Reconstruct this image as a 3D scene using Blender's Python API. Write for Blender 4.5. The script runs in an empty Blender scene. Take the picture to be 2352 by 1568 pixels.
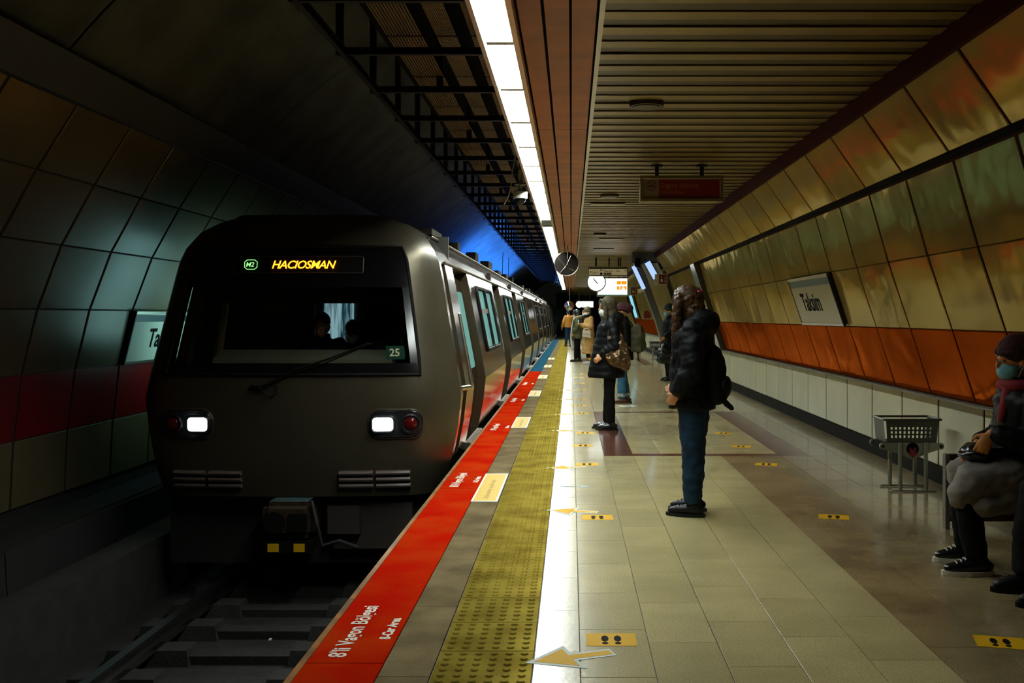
import bpy, bmesh, math, random
from mathutils import Vector, Matrix, noise as mnoise

random.seed(7)
S = bpy.context.scene
COL = S.collection
PI = math.pi

# ------------------------------------------------------------------ camera
CAMH = 1.42
cam_d = bpy.data.cameras.new('camera')
cam_d.lens = 35.0; cam_d.sensor_width = 36.0
cam_d.shift_x = -136 / 2352; cam_d.shift_y = -57 / 2352
cam_d.clip_end = 400
cam = bpy.data.objects.new('camera', cam_d); COL.objects.link(cam)
cam.location = (0, 0, CAMH); cam.rotation_euler = (PI / 2, 0, 0)
S.camera = cam

# ------------------------------------------------------------------ world, exposure
w = bpy.data.worlds.new('world'); S.world = w; w.use_nodes = True
w.node_tree.nodes['Background'].inputs[0].default_value = (.012, .012, .010, 1)
w.node_tree.nodes['Background'].inputs[1].default_value = 0.25
S.view_settings.view_transform = 'Standard'
S.view_settings.look = 'None'
S.view_settings.exposure = 0.0
S.view_settings.gamma = 1.0
S.view_settings.use_curve_mapping = False
S.cycles.use_denoising = True
S.cycles.max_bounces = 6
S.cycles.diffuse_bounces = 3
S.cycles.glossy_bounces = 4
S.cycles.transparent_max_bounces = 8
S.cycles.caustics_reflective = False
S.cycles.caustics_refractive = False
S.cycles.sample_clamp_indirect = 4.0
STRIP_POWER = 62.0        # radiance of the fluorescent row along the platform
WINDOW_GLOW = 0.42        # lit train windows

# ------------------------------------------------------------------ materials
MATS = {}
def mat(name, col, rough=.5, metal=0., var=0., vscale=3., bump=0., bscale=20., spec=.5, rnd=0.,
        emit=None, estr=0., stint=None, coat=0., speck=0., sscale=120., col2=None, stretch=None):
    m = bpy.data.materials.new(name); m.use_nodes = True
    nt = m.node_tree; N = nt.nodes; L = nt.links
    b = N['Principled BSDF']
    b.inputs['Base Color'].default_value = (*col, 1)
    b.inputs['Roughness'].default_value = rough
    b.inputs['Metallic'].default_value = metal
    b.inputs['Specular IOR Level'].default_value = spec
    if stint: b.inputs['Specular Tint'].default_value = (*stint, 1)
    if coat:
        b.inputs['Coat Weight'].default_value = coat; b.inputs['Coat Roughness'].default_value = .08
    if emit:
        b.inputs['Emission Color'].default_value = (*emit, 1); b.inputs['Emission Strength'].default_value = estr
    if var or bump or speck or rnd:
        g = N.new('ShaderNodeNewGeometry'); src = g.outputs['Position']
        if stretch:
            mp = N.new('ShaderNodeMapping'); mp.inputs['Scale'].default_value = stretch
            L.new(src, mp.inputs['Vector']); src = mp.outputs['Vector']
        cur = None
        def mixcol(fac, a, bcol):
            mx = N.new('ShaderNodeMix'); mx.data_type = 'RGBA'
            L.new(fac, mx.inputs['Factor'])
            if isinstance(a, tuple): mx.inputs['A'].default_value = (*a, 1)
            else: L.new(a, mx.inputs['A'])
            mx.inputs['B'].default_value = (*bcol, 1)
            return mx.outputs['Result']
        cur = tuple(col)
        if var:
            n = N.new('ShaderNodeTexNoise'); n.inputs['Scale'].default_value = vscale; n.inputs['Detail'].default_value = 5
            L.new(src, n.inputs['Vector'])
            r = N.new('ShaderNodeMapRange'); r.inputs['From Min'].default_value = .38; r.inputs['From Max'].default_value = .68
            r.inputs['To Max'].default_value = 1.0
            L.new(n.outputs['Fac'], r.inputs['Value'])
            c2 = col2 if col2 else tuple(c * (1 - var) for c in col)
            cur = mixcol(r.outputs['Result'], cur, c2)
        if speck:
            n = N.new('ShaderNodeTexNoise'); n.inputs['Scale'].default_value = sscale; n.inputs['Detail'].default_value = 2
            L.new(src, n.inputs['Vector'])
            r = N.new('ShaderNodeMapRange'); r.inputs['From Min'].default_value = .45; r.inputs['From Max'].default_value = .7
            r.inputs['To Max'].default_value = speck
            L.new(n.outputs['Fac'], r.inputs['Value'])
            cur = mixcol(r.outputs['Result'], cur, tuple(c * .25 for c in col))
        if rnd:
            oi = N.new('ShaderNodeObjectInfo')
            r = N.new('ShaderNodeMath'); r.operation = 'MULTIPLY'; r.inputs[1].default_value = rnd
            L.new(oi.outputs['Random'], r.inputs[0])
            cur = mixcol(r.outputs[0], cur, tuple(c * .3 for c in col))
        if not isinstance(cur, tuple): L.new(cur, b.inputs['Base Color'])
        if bump:
            n = N.new('ShaderNodeTexNoise'); n.inputs['Scale'].default_value = bscale; n.inputs['Detail'].default_value = 2
            L.new(src, n.inputs['Vector'])
            bp = N.new('ShaderNodeBump'); bp.inputs['Strength'].default_value = bump; bp.inputs['Distance'].default_value = .02
            L.new(n.outputs['Fac'], bp.inputs['Height']); L.new(bp.outputs['Normal'], b.inputs['Normal'])
    MATS[name] = m
    return m

def duo(m, fac, rough, gain=1.0):
    """satin metal cladding: coloured diffuse plus coloured mirror lobe"""
    nt = m.node_tree; N = nt.nodes; L = nt.links; b = N['Principled BSDF']
    d = N.new('ShaderNodeBsdfDiffuse'); g = N.new('ShaderNodeBsdfGlossy'); mx = N.new('ShaderNodeMixShader')
    g.inputs['Roughness'].default_value = rough; mx.inputs[0].default_value = fac
    if b.inputs['Base Color'].is_linked:
        s = b.inputs['Base Color'].links[0].from_socket
        L.new(s, d.inputs['Color']); L.new(s, g.inputs['Color'])
    if b.inputs['Normal'].is_linked:
        s = b.inputs['Normal'].links[0].from_socket
        L.new(s, d.inputs['Normal']); L.new(s, g.inputs['Normal'])
    L.new(d.outputs[0], mx.inputs[1]); L.new(g.outputs[0], mx.inputs[2])
    L.new(mx.outputs[0], N['Material Output'].inputs['Surface'])
    return m

def emat(name, col, strength):
    return mat(name, (0.02, 0.02, 0.02), .4, emit=col, estr=strength)

# ------------------------------------------------------------------ mesh helpers
def link(o, parent=None):
    COL.objects.link(o)
    if parent is not None: o.parent = parent
    return o

def mobj(name, bm, material=None, parent=None, loc=(0, 0, 0), smooth=False):
    me = bpy.data.meshes.new(name); bmesh.ops.recalc_face_normals(bm, faces=bm.faces[:])
    bm.to_mesh(me); bm.free()
    if material:
        for m_ in (material if isinstance(material, (list, tuple)) else [material]): me.materials.append(m_)
    if smooth:
        for p in me.polygons: p.use_smooth = True
    o = bpy.data.objects.new(name, me); o.location = loc
    return link(o, parent)

def inst(name, me, parent=None, loc=(0, 0, 0), rot=None, material=None):
    o = bpy.data.objects.new(name, me); o.location = loc
    if rot: o.rotation_euler = rot
    link(o, parent)
    if material:
        o.material_slots[0].link = 'OBJECT'; o.material_slots[0].material = material
    return o

def empty(name, loc=(0, 0, 0), rz=0):
    o = bpy.data.objects.new(name, None); o.location = loc; o.rotation_euler = (0, 0, rz)
    return link(o)

def tag(o, label, cat, group=None):
    o['label'] = label; o['category'] = cat
    if group: o['group'] = group
    return o

def struct(o, label=None):
    o['kind'] = 'structure'
    if label: o['label'] = label
    return o

def box(bm, x0, x1, y0, y1, z0, z1, mi=0, M=None):
    v = [bm.verts.new((x, y, z)) for z in (z0, z1) for y in (y0, y1) for x in (x0, x1)]
    if M is not None:
        for q in v: q.co = M @ q.co
    fs = [(0, 2, 3, 1), (4, 5, 7, 6), (0, 1, 5, 4), (2, 6, 7, 3), (0, 4, 6, 2), (1, 3, 7, 5)]
    for f in fs:
        fc = bm.faces.new([v[i] for i in f]); fc.material_index = mi
    return v

def quad(bm, pts, mi=0):
    f = bm.faces.new([bm.verts.new(p) for p in pts]); f.material_index = mi
    return f

def prism(bm, pts, d, mi=0):
    """pts: ring of 3D points; d: extrusion vector."""
    d = Vector(d)
    a = [bm.verts.new(p) for p in pts]; b = [bm.verts.new(Vector(p) + d) for p in pts]
    n = len(pts)
    fs = [bm.faces.new(a), bm.faces.new(list(reversed(b)))]
    for i in range(n): fs.append(bm.faces.new((a[i], b[i], b[(i + 1) % n], a[(i + 1) % n])))
    for f in fs: f.material_index = mi
    return fs

def tube(bm, pts, rad, seg=10, caps=True, flat=None, mi=0):
    """tapered tube along a polyline; rad float/list; flat: (axis vector, factor) squashes rings along that axis"""
    pts = [Vector(p) for p in pts]; n = len(pts)
    if not isinstance(rad, (list, tuple)): rad = [rad] * n
    rings = []
    up = None
    for i, p in enumerate(pts):
        t = (pts[min(i + 1, n - 1)] - pts[max(i - 1, 0)]).normalized()
        if up is None: up = Vector((0, 0, 1)) if abs(t.z) < .9 else Vector((1, 0, 0))
        a = t.cross(up)
        if a.length < 1e-4: a = t.cross(Vector((0, 1, 0)))
        a.normalize(); b = t.cross(a).normalized(); up = a.cross(t)
        def ring(c, r):
            out = []
            for k in range(seg):
                th = 2 * PI * k / seg
                off = (a * math.cos(th) + b * math.sin(th)) * r
                if flat:
                    ax = Vector(flat[0]).normalized(); off -= ax * off.dot(ax) * (1 - flat[1])
                out.append(bm.verts.new(c + off))
            return out
        if i == 0 and caps:
            rings.append(ring(p - t * rad[0] * .8, rad[0] * .55))
        rings.append(ring(p, rad[i]))
        if i == n - 1 and caps:
            rings.append(ring(p + t * rad[-1] * .8, rad[-1] * .55))
    for r0, r1 in zip(rings, rings[1:]):
        for k in range(seg):
            f = bm.faces.new((r0[k], r0[(k + 1) % seg], r1[(k + 1) % seg], r1[k])); f.material_index = mi
    f = bm.faces.new(list(reversed(rings[0]))); f.material_index = mi
    f = bm.faces.new(rings[-1]); f.material_index = mi

def stack(bm, rings, seg=20, mi=0):
    """rings: (cx, cy, cz, rx, ry) horizontal ellipses bottom to top, closed"""
    R = []
    for (cx, cy, cz, rx, ry) in rings:
        R.append([bm.verts.new((cx + rx * math.cos(2 * PI * k / seg), cy + ry * math.sin(2 * PI * k / seg), cz)) for k in range(seg)])
    for r0, r1 in zip(R, R[1:]):
        for k in range(seg):
            f = bm.faces.new((r0[k], r0[(k + 1) % seg], r1[(k + 1) % seg], r1[k])); f.material_index = mi
    f = bm.faces.new(list(reversed(R[0]))); f.material_index = mi
    f = bm.faces.new(R[-1]); f.material_index = mi

def ball(bm, c, r, seg=14, M=None, mi=0):
    rx, ry, rz = r if isinstance(r, (tuple, list)) else (r, r, r)
    T = Matrix.Translation(c) @ (M if M is not None else Matrix.Identity(4)) @ Matrix.Diagonal((rx, ry, rz, 1))
    before = set(bm.faces)
    bmesh.ops.create_uvsphere(bm, u_segments=seg, v_segments=max(6, seg // 2 + 1), radius=1, matrix=T)
    if mi:
        for f in bm.faces:
            if f not in before: f.material_index = mi

def disc(bm, c, r, n=24, axis='y', thick=.01, mi=0):
    pts = []
    for k in range(n):
        a = 2 * PI * k / n
        if axis == 'y': pts.append((c[0] + r * math.cos(a), c[1], c[2] + r * math.sin(a)))
        elif axis == 'z': pts.append((c[0] + r * math.cos(a), c[1] + r * math.sin(a), c[2]))
        else: pts.append((c[0], c[1] + r * math.cos(a), c[2] + r * math.sin(a)))
    d = {'y': (0, thick, 0), 'z': (0, 0, thick), 'x': (thick, 0, 0)}[axis]
    prism(bm, pts, d, mi)

def rrect(w, h, r, n=5):
    """rounded rectangle ring in 2D centred on 0"""
    out = []
    for cx, cy, a0 in ((w / 2 - r, h / 2 - r, 0), (-w / 2 + r, h / 2 - r, 90), (-w / 2 + r, -h / 2 + r, 180), (w / 2 - r, -h / 2 + r, 270)):
        for k in range(n + 1):
            a = math.radians(a0 + 90 * k / n); out.append((cx + r * math.cos(a), cy + r * math.sin(a)))
    return out

DG = None
def fuse(name, bm, material, voxel=.012, smooth=4, parent=None, fold=0., fscale=6., loc=(0, 0, 0)):
    """one continuous surface from overlapping closed volumes"""
    me = bpy.data.meshes.new(name); bm.to_mesh(me); bm.free()
    o = bpy.data.objects.new(name, me); COL.objects.link(o)
    m = o.modifiers.new('r', 'REMESH'); m.mode = 'VOXEL'; m.voxel_size = voxel
    if smooth:
        s = o.modifiers.new('s', 'SMOOTH'); s.factor = .5; s.iterations = smooth
    dg = bpy.context.evaluated_depsgraph_get(); dg.update()
    me2 = bpy.data.meshes.new_from_object(o.evaluated_get(dg), depsgraph=dg)
    bpy.data.objects.remove(o); bpy.data.meshes.remove(me)
    if fold:
        nr = [v.normal.copy() for v in me2.vertices]
        for v, nn in zip(me2.vertices, nr):
            p = v.co * fscale; p.z *= 1.6
            v.co += nn * fold * (mnoise.noise(p) + .5 * mnoise.noise(p * 2.3))
    me2.name = name; me2.materials.clear(); me2.materials.append(material)
    for p in me2.polygons: p.use_smooth = True
    o2 = bpy.data.objects.new(name, me2); o2.location = loc
    return link(o2, parent)

def text_mesh(txt, size, shear=0., align='LEFT', extrude=.001, bold=0., space=1.):
    c = bpy.data.curves.new('txt', 'FONT'); c.body = txt; c.size = size; c.align_x = align
    c.shear = shear; c.extrude = extrude; c.offset = bold; c.space_character = space; c.resolution_u = 3
    o = bpy.data.objects.new('txt', c); COL.objects.link(o)
    dg = bpy.context.evaluated_depsgraph_get(); dg.update()
    me = bpy.data.meshes.new_from_object(o.evaluated_get(dg), depsgraph=dg)
    bpy.data.objects.remove(o); bpy.data.curves.remove(c)
    return me

def text(txt, size, material, loc, rot, parent=None, name='lettering', **k):
    me = text_mesh(txt, size, **k); me.name = name
    me.materials.clear(); me.materials.append(material)
    o = bpy.data.objects.new(name, me); o.location = loc; o.rotation_euler = rot
    return link(o, parent)

FRONT = (PI / 2, 0, 0)         # lettering that faces the camera side (-Y)

# ------------------------------------------------------------------ palette
m_strip = emat('tube_diffuser', (.90, 1.0, .97), STRIP_POWER)
m_dead = mat('dead_diffuser', (.10, .22, .30), .3)
m_alu = mat('aluminium', (.55, .50, .40), .32, 1.0)
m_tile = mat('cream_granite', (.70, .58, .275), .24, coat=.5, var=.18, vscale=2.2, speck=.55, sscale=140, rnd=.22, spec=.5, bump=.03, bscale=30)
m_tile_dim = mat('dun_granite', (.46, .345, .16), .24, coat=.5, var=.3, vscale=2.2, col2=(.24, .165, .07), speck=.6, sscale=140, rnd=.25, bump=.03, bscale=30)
m_tile_brown = mat('brown_granite', (.16, .055, .03), .18, var=.3, vscale=20, speck=.4, sscale=160, rnd=.2)
m_grout = mat('grout', (.14, .11, .07), .7)
m_grey = mat('grey_granite', (.25, .185, .095), .55, spec=.25, var=.45, vscale=3.5, speck=.35, sscale=120, rnd=.2)
m_tact = mat('yellow_tactile', (.32, .235, .038), .5, spec=.25, var=.5, vscale=4.5, col2=(.18, .125, .018), rnd=.25)
m_red = mat('red_edge_film', (.44, .009, .002), .5, spec=.06, var=.35, vscale=2.6, col2=(.48, .034, .004))
m_blue = mat('blue_edge_film', (.025, .10, .15), .5, spec=.1, var=.3, vscale=3)
m_nosing = mat('orange_nosing', (.42, .17, .03), .35, var=.5, vscale=6, col2=(.16, .09, .04))
for _m, _f in ((m_red, .05), (m_blue, .05), (m_tact, .07), (m_grey, .06)): duo(_m, _f, .25)
m_ink_w = mat('white_print', (.80, .74, .58), .5)
m_ink_k = mat('black_print', (.008, .007, .006), .7, spec=.05)
m_yel = mat('yellow_sticker', (.80, .43, .008), .6, spec=.1)
m_yelp = mat('pale_yellow_sticker', (.70, .45, .05), .5, spec=.2)
m_brownp = mat('brown_print', (.33, .14, .02), .5)
m_whites = mat('white_sticker', (.75, .78, .70), .6, spec=.1)
m_greya = mat('grey_arrow_print', (.20, .28, .26), .4)
m_panel = mat('cream_panel', (.52, .385, .15), .13, metal=.8, var=.2, vscale=1.2, bump=1.0, bscale=1.7, stint=(.85, .72, .42), rnd=.2)
duo(m_panel, .42, .11)
m_panel_low = mat('pale_low_panel', (.88, .84, .58), .3, spec=.3, var=.12, vscale=1.5, bump=.10, bscale=2.2, rnd=.12)
m_panel_red = mat('terracotta_panel', (.38, .066, .007), .16, metal=.6, var=.25, vscale=1.4, bump=1.0, bscale=1.8, stint=(.8, .25, .06), rnd=.2)
duo(m_panel_red, .45, .12)
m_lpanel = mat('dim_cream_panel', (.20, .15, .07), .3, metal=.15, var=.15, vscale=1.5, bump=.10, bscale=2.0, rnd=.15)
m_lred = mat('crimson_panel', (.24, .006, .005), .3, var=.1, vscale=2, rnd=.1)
m_back = mat('maroon_joint_backing', (.05, .008, .004), .7, spec=.05)
m_darkback = mat('dark_joint_backing', (.025, .022, .018), .7)
m_kick = mat('dark_skirting', (.014, .012, .009), .7, spec=.1, var=.3, vscale=3)
m_trim = mat('maroon_trim', (.06, .006, .004), .6, spec=.08)
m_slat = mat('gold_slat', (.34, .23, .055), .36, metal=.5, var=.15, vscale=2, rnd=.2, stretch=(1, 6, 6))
m_slat_d = mat('bronze_slat_shade', (.11, .075, .022), .42, metal=.5, var=.15, vscale=2, rnd=.2)  # darker bronze: shade of the recessed slats is put into the colour
m_wood = mat('orange_plank', (.60, .165, .035), .5, var=.3, vscale=2.2, stretch=(1, 1.5, 1), rnd=.15)
m_black = mat('black_gap', (.008, .007, .006), .8, spec=.08)
m_concrete = mat('vault_concrete', (.13, .125, .095), .85, var=.45, vscale=1.6, bump=.4, bscale=5)
m_steel_k = mat('black_channel', (.022, .014, .012), .5, metal=.4)
m_mesh = mat('bronze_mesh', (.26, .18, .085), .5, metal=.5)
m_track = mat('track_concrete', (.022, .020, .016), .8, var=.5, vscale=5, bump=.5, bscale=14)
m_rail = mat('rail_steel', (.22, .21, .20), .35, 1.0)
m_pier = mat('pier_plaster', (.60, .50, .27), .7, var=.1, vscale=8)
m_pier_g = mat('pier_grey', (.10, .10, .085), .6)

# ================================================================== SETTING
Y0, Y1 = 3.0, 96.0
# ---- floor ---------------------------------------------------------
bm = bmesh.new()
box(bm, -1.06, 3.6, Y0, Y1, -.30, -.012)
floor = struct(mobj('floor', bm, m_grout), 'polished cream granite station platform with tactile strip and coloured edge')

TILE_CACHE = {}
def slab_mesh(name, wx, ly, th, material, ch=.0008, gap=.002):
    key = (name, round(wx, 3), round(ly, 3))
    if key in TILE_CACHE: return TILE_CACHE[key]
    bm = bmesh.new()
    a = [(gap, gap), (wx - gap, gap), (wx - gap, ly - gap), (gap, ly - gap)]
    b = [(gap + ch, gap + ch), (wx - gap - ch, gap + ch), (wx - gap - ch, ly - gap - ch), (gap + ch, ly - gap - ch)]
    v0 = [bm.verts.new((x, y, -th)) for x, y in a]; v1 = [bm.verts.new((x, y, -ch * .5)) for x, y in a]; v2 = [bm.verts.new((x, y, 0)) for x, y in b]
    for r0, r1 in ((v0, v1), (v1, v2)):
        for k in range(4): bm.faces.new((r0[k], r0[(k + 1) % 4], r1[(k + 1) % 4], r1[k]))
    bm.faces.new(v2)
    me = bpy.data.meshes.new(name); bm.to_mesh(me); bm.free(); me.materials.append(material)
    TILE_CACHE[key] = me
    return me

cols = [-.154, .037] + [.037 + .2995 * k for k in range(1, 11)] + [3.13]
BANDS = [(10.15, 10.33), (14.70, 14.9)]
YT = 14.9
for ci in range(len(cols) - 1):
    x0, x1 = cols[ci], cols[ci + 1]
    off = [0, .30, .12, .42, .20, .50, .06, .36, .24, .54, .15, .33][ci % 12]
    cuts = set()
    y = 3.02 + off - .6
    while y < YT:
        cuts.add(round(max(y, 3.02), 3)); y += .6
    cuts.add(YT)
    inframe = .3 < x0 < 2.4
    if inframe:
        for a, b in BANDS:
            cuts = {c for c in cuts if not (a - .12 < c < b + .12)} | {a, b}
    cs = sorted(cuts)
    for a, b in zip(cs, cs[1:]):
        if b - a < .02: continue
        band = inframe and any(abs(a - p) < .01 and abs(b - q) < .01 for p, q in BANDS)
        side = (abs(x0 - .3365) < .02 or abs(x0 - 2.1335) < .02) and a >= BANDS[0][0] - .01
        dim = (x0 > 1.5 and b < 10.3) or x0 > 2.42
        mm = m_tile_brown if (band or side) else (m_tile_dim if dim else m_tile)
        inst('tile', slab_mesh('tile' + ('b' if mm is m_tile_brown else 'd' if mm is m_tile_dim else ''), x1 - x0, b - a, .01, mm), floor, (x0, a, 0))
# beyond the nearer tiles the pieces are too fine to tell apart
bm = bmesh.new()
for ci in range(len(cols) - 1):
    y = YT; k = ci
    while y < 60:
        l = 1.2
        box(bm, cols[ci] + .003, cols[ci + 1] - .003, y + .003, y + l - .003, -.012, 0); y += l
box(bm, -.154, 3.13, 60.0, Y1, -.012, 0)
o = mobj('far_tiling', bm, m_tile, floor); o['kind'] = 'stuff'
for (x0, x1, a, b) in ((.3365, .636, 29.2, 34), (2.1335, 2.433, 29.2, 34), (.636, 2.1335, 29.2, 29.45), (.636, 2.1335, 33.7, 34)):
    bm = bmesh.new(); box(bm, x0, x1, a, b, -.002, .002); mobj('border_tile', bm, m_tile_brown, floor)

# tactile strip: moulded tiles with rows of studs
bm = bmesh.new()
box(bm, .003, .397, .003, .397, -.012, 0)
for i in range(6):
    for j in range(6):
        cx, cy = .04 + i * .064, .04 + j * .064
        r0 = [bm.verts.new((cx + .019 * math.cos(PI * k / 3), cy + .019 * math.sin(PI * k / 3), 0)) for k in range(6)]
        r1 = [bm.verts.new((cx + .011 * math.cos(PI * k / 3), cy + .011 * math.sin(PI * k / 3), .006)) for k in range(6)]
        for k in range(6): bm.faces.new((r0[k], r0[(k + 1) % 6], r1[(k + 1) % 6], r1[k]))
        bm.faces.new(r1)
me = bpy.data.meshes.new('tactile_tile'); bm.to_mesh(me); bm.free(); me.materials.append(m_tact)
y = 3.03
while y < 62:
    inst('tactile_tile', me, floor, (-.556, y, 0)); y += .4
# grey stone between the studs and the coloured edge
y = 2.98
while y < 60:
    inst('edging_stone', slab_mesh('edging_stone', .209, .95, .012, m_grey), floor, (-.767, y, 0)); y += .95
# coloured edge film panels, with the printed car-area wording
k = 0
while True:
    a = 4.08 + 4.15 * (k - 1); b = a + 4.15
    a = max(a, 3.0)
    if a > 62: break
    pieces = [(a, b, m_red if a < 25.0 else m_blue)]
    if a < 25.8 < b: pieces = [(a, 25.8, m_red), (25.8, b, m_blue)]
    for (p, q, mm) in pieces:
        bm = bmesh.new(); box(bm, -1.088, -.769, p + .004, q - .004, -.03, .001)
        pc = mobj('edge_panel', bm, mm, floor)
    if 1 <= k <= 5:
        text("8'li Vagon Bölgesi", .105, m_ink_w, (-.945, a + .07, .0015), (0, 0, PI / 2), pc, extrude=.0005, bold=.002)
        text("8-Car Area", .066, m_ink_w, (-.80, a + .30, .0015), (0, 0, PI / 2), pc, extrude=.0005, bold=.002)
    k += 1
# metal nosing and the vertical face under it
y = 3.0
while y < 62:
    bm = bmesh.new(); box(bm, -1.118, -1.09, y + .003, y + 1.997, -.05, .002); mobj('nosing', bm, m_nosing, floor); y += 2.0
bm = bmesh.new(); box(bm, -1.10, -1.06, Y0, Y1, -1.5, -.03); struct(mobj('wall_platform_edge', bm, m_track), 'dark platform face above the track')

# door-position stickers on the grey edging
for a in (7.64, 12.72, 17.75, 22.85, 27.9, 33.0):
    bm = bmesh.new(); box(bm, -.772, -.567, a, a + 1.36, .0005, .0025)
    st = mobj('edge_sticker', bm, m_whites, floor)
    bm = bmesh.new(); box(bm, -.757, -.582, a + .03, a + 1.33, .0025, .003); mobj('yellow_field', bm, m_yelp, st)
    text('Lütfen inenlere öncelik veriniz', .062, m_brownp, (-.650, a + .12, .0032), (0, 0, PI / 2), st, extrude=.0003, space=1.15)

# distancing stickers and arrows on the floor
def foot_sticker(x, y, rz=0., mfield=None, s=1.):
    bm = bmesh.new(); box(bm, -.11 * s, .11 * s, -.085 * s, .085 * s, .0005, .0015)
    o = mobj('foot_sticker', bm, mfield or m_yel, floor, (x, y, 0)); o.rotation_euler = (0, 0, rz)
    for dx in (-.028, .028):
        bm = bmesh.new()
        stack(bm, [(dx * s, .012 * s, .0015, .017 * s, .042 * s), (dx * s, .012 * s, .0022, .017 * s, .042 * s)], 8)
        stack(bm, [(dx * s, -.048 * s, .0015, .014 * s, .016 * s), (dx * s, -.048 * s, .0022, .014 * s, .016 * s)], 8)
        mobj('footprint', bm, m_ink_k, o)
def arrow(x, y, ang, L, mm, outline=True, w=.05, hw=.11, hl=.16):
    def ring(e):
        return [(-L / 2 - e * .5, w / 2 + e), (L / 2 - hl - e, w / 2 + e), (L / 2 - hl - e, hw + e * 2), (L / 2 + e * 2.2, 0), (L / 2 - hl - e, -hw - e * 2), (L / 2 - hl - e, -w / 2 - e), (-L / 2 - e * .5, -w / 2 - e)]
    bm = bmesh.new(); prism(bm, [(p, q, .0005) for p, q in ring(.018 if outline else 0)], (0, 0, .001))
    o = mobj('floor_arrow', bm, m_whites if outline else mm, floor, (x, y, 0)); o.rotation_euler = (0, 0, ang)
    if outline:
        bm = bmesh.new(); prism(bm, [(p, q, .0015) for p, q in ring(0)], (0, 0, .0007)); mobj('arrow_field', bm, mm, o)
def gp(px, py):
    d = 2287 * CAMH / (py - 727); return (px - 1312) * d / 2287, d
for (px, py) in ((1404, 1469), (1372, 1188), (1348, 1066), (1339, 1023), (1344, 994), (1336, 949), (1331, 931), (1331, 916.6), (1332.6, 895), (1331, 880), (1330, 867), (1328, 858)):
    foot_sticker(*gp(px, py))
for (px, py) in ((2298, 1475), (1915, 1187), (1760, 1066), (1702, 1025), (1662, 995)):
    foot_sticker(*gp(px, py), rz=-.25, s=.95)
foot_sticker(*gp(1440, 932), rz=.5, mfield=m_whites, s=1.25)
for (px, py, a) in ((1316, 1509, 200), (1318, 1174, 166), (1304, 1073, 194), (1304, 989, 166), (1304, 951, 194), (1306, 917, 172), (1308, 896, 190)):
    x, y = gp(px, py); arrow(x, y, math.radians(a), .34, m_yel)
for (px, py) in ((1318, 1117), (1320, 969.6), (1320, 904)):
    x, y = gp(px, py); arrow(x, y, 0, .32, m_greya, False, w=.03, hw=.05, hl=.10)

# ---- track ---------------------------------------------------------
bm = bmesh.new(); box(bm, -5.2, -1.1, 1.0, Y1, -1.6, -1.32)
trackbed = struct(mobj('floor_track', bm, m_track), 'dark track bed below the platform')
bm = bmesh.new()
for sx in (-.72, .72):
    a = [(sx - .34, -.14, 0), (sx + .34, -.14, 0), (sx + .34, .14, 0), (sx - .34, .14, 0)]
    b = [(sx - .31, -.11, .12), (sx + .31, -.11, .12), (sx + .31, .11, .12), (sx - .31, .11, .12)]
    va = [bm.verts.new(p) for p in a]; vb = [bm.verts.new(p) for p in b]
    for k in range(4): bm.faces.new((va[k], va[(k + 1) % 4], vb[(k + 1) % 4], vb[k]))
    bm.faces.new(vb)
box(bm, -.4, .4, -.09, .09, 0, .07)
me = bpy.data.meshes.new('sleeper'); bm.to_mesh(me); bm.free(); me.materials.append(mat('sleeper_concrete', (.030, .027, .021), .8, var=.4, vscale=8, bump=.3, bscale=30, rnd=.4))
for k in range(16): inst('sleeper', me, trackbed, (-2.61, 4.2 + .62 * k, -1.32))
for rx in (-3.33, -1.89):
    bm = bmesh.new()
    box(bm, rx - .036, rx + .036, 1.0, 60, -1.12, -1.08); box(bm, rx - .01, rx + .01, 1.0, 60, -1.2, -1.12); box(bm, rx - .07, rx + .07, 1.0, 60, -1.215, -1.2)
    mobj('rail', bm, m_rail, trackbed)
bm = bmesh.new()
for y in range(2, 60, 4): box(bm, -4.32, -4.0, y + .01, y + 3.99, -1.35, -.72)
mobj('walkway_kerb', bm, mat('kerb_concrete', (.05, .047, .04), .7, var=.4, vscale=4), trackbed)
bm = bmesh.new(); box(bm, -2.45, -2.43, 8.05, 8.09, -1.2, -1.19); mobj('litter', bm, m_whites, trackbed, )

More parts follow.
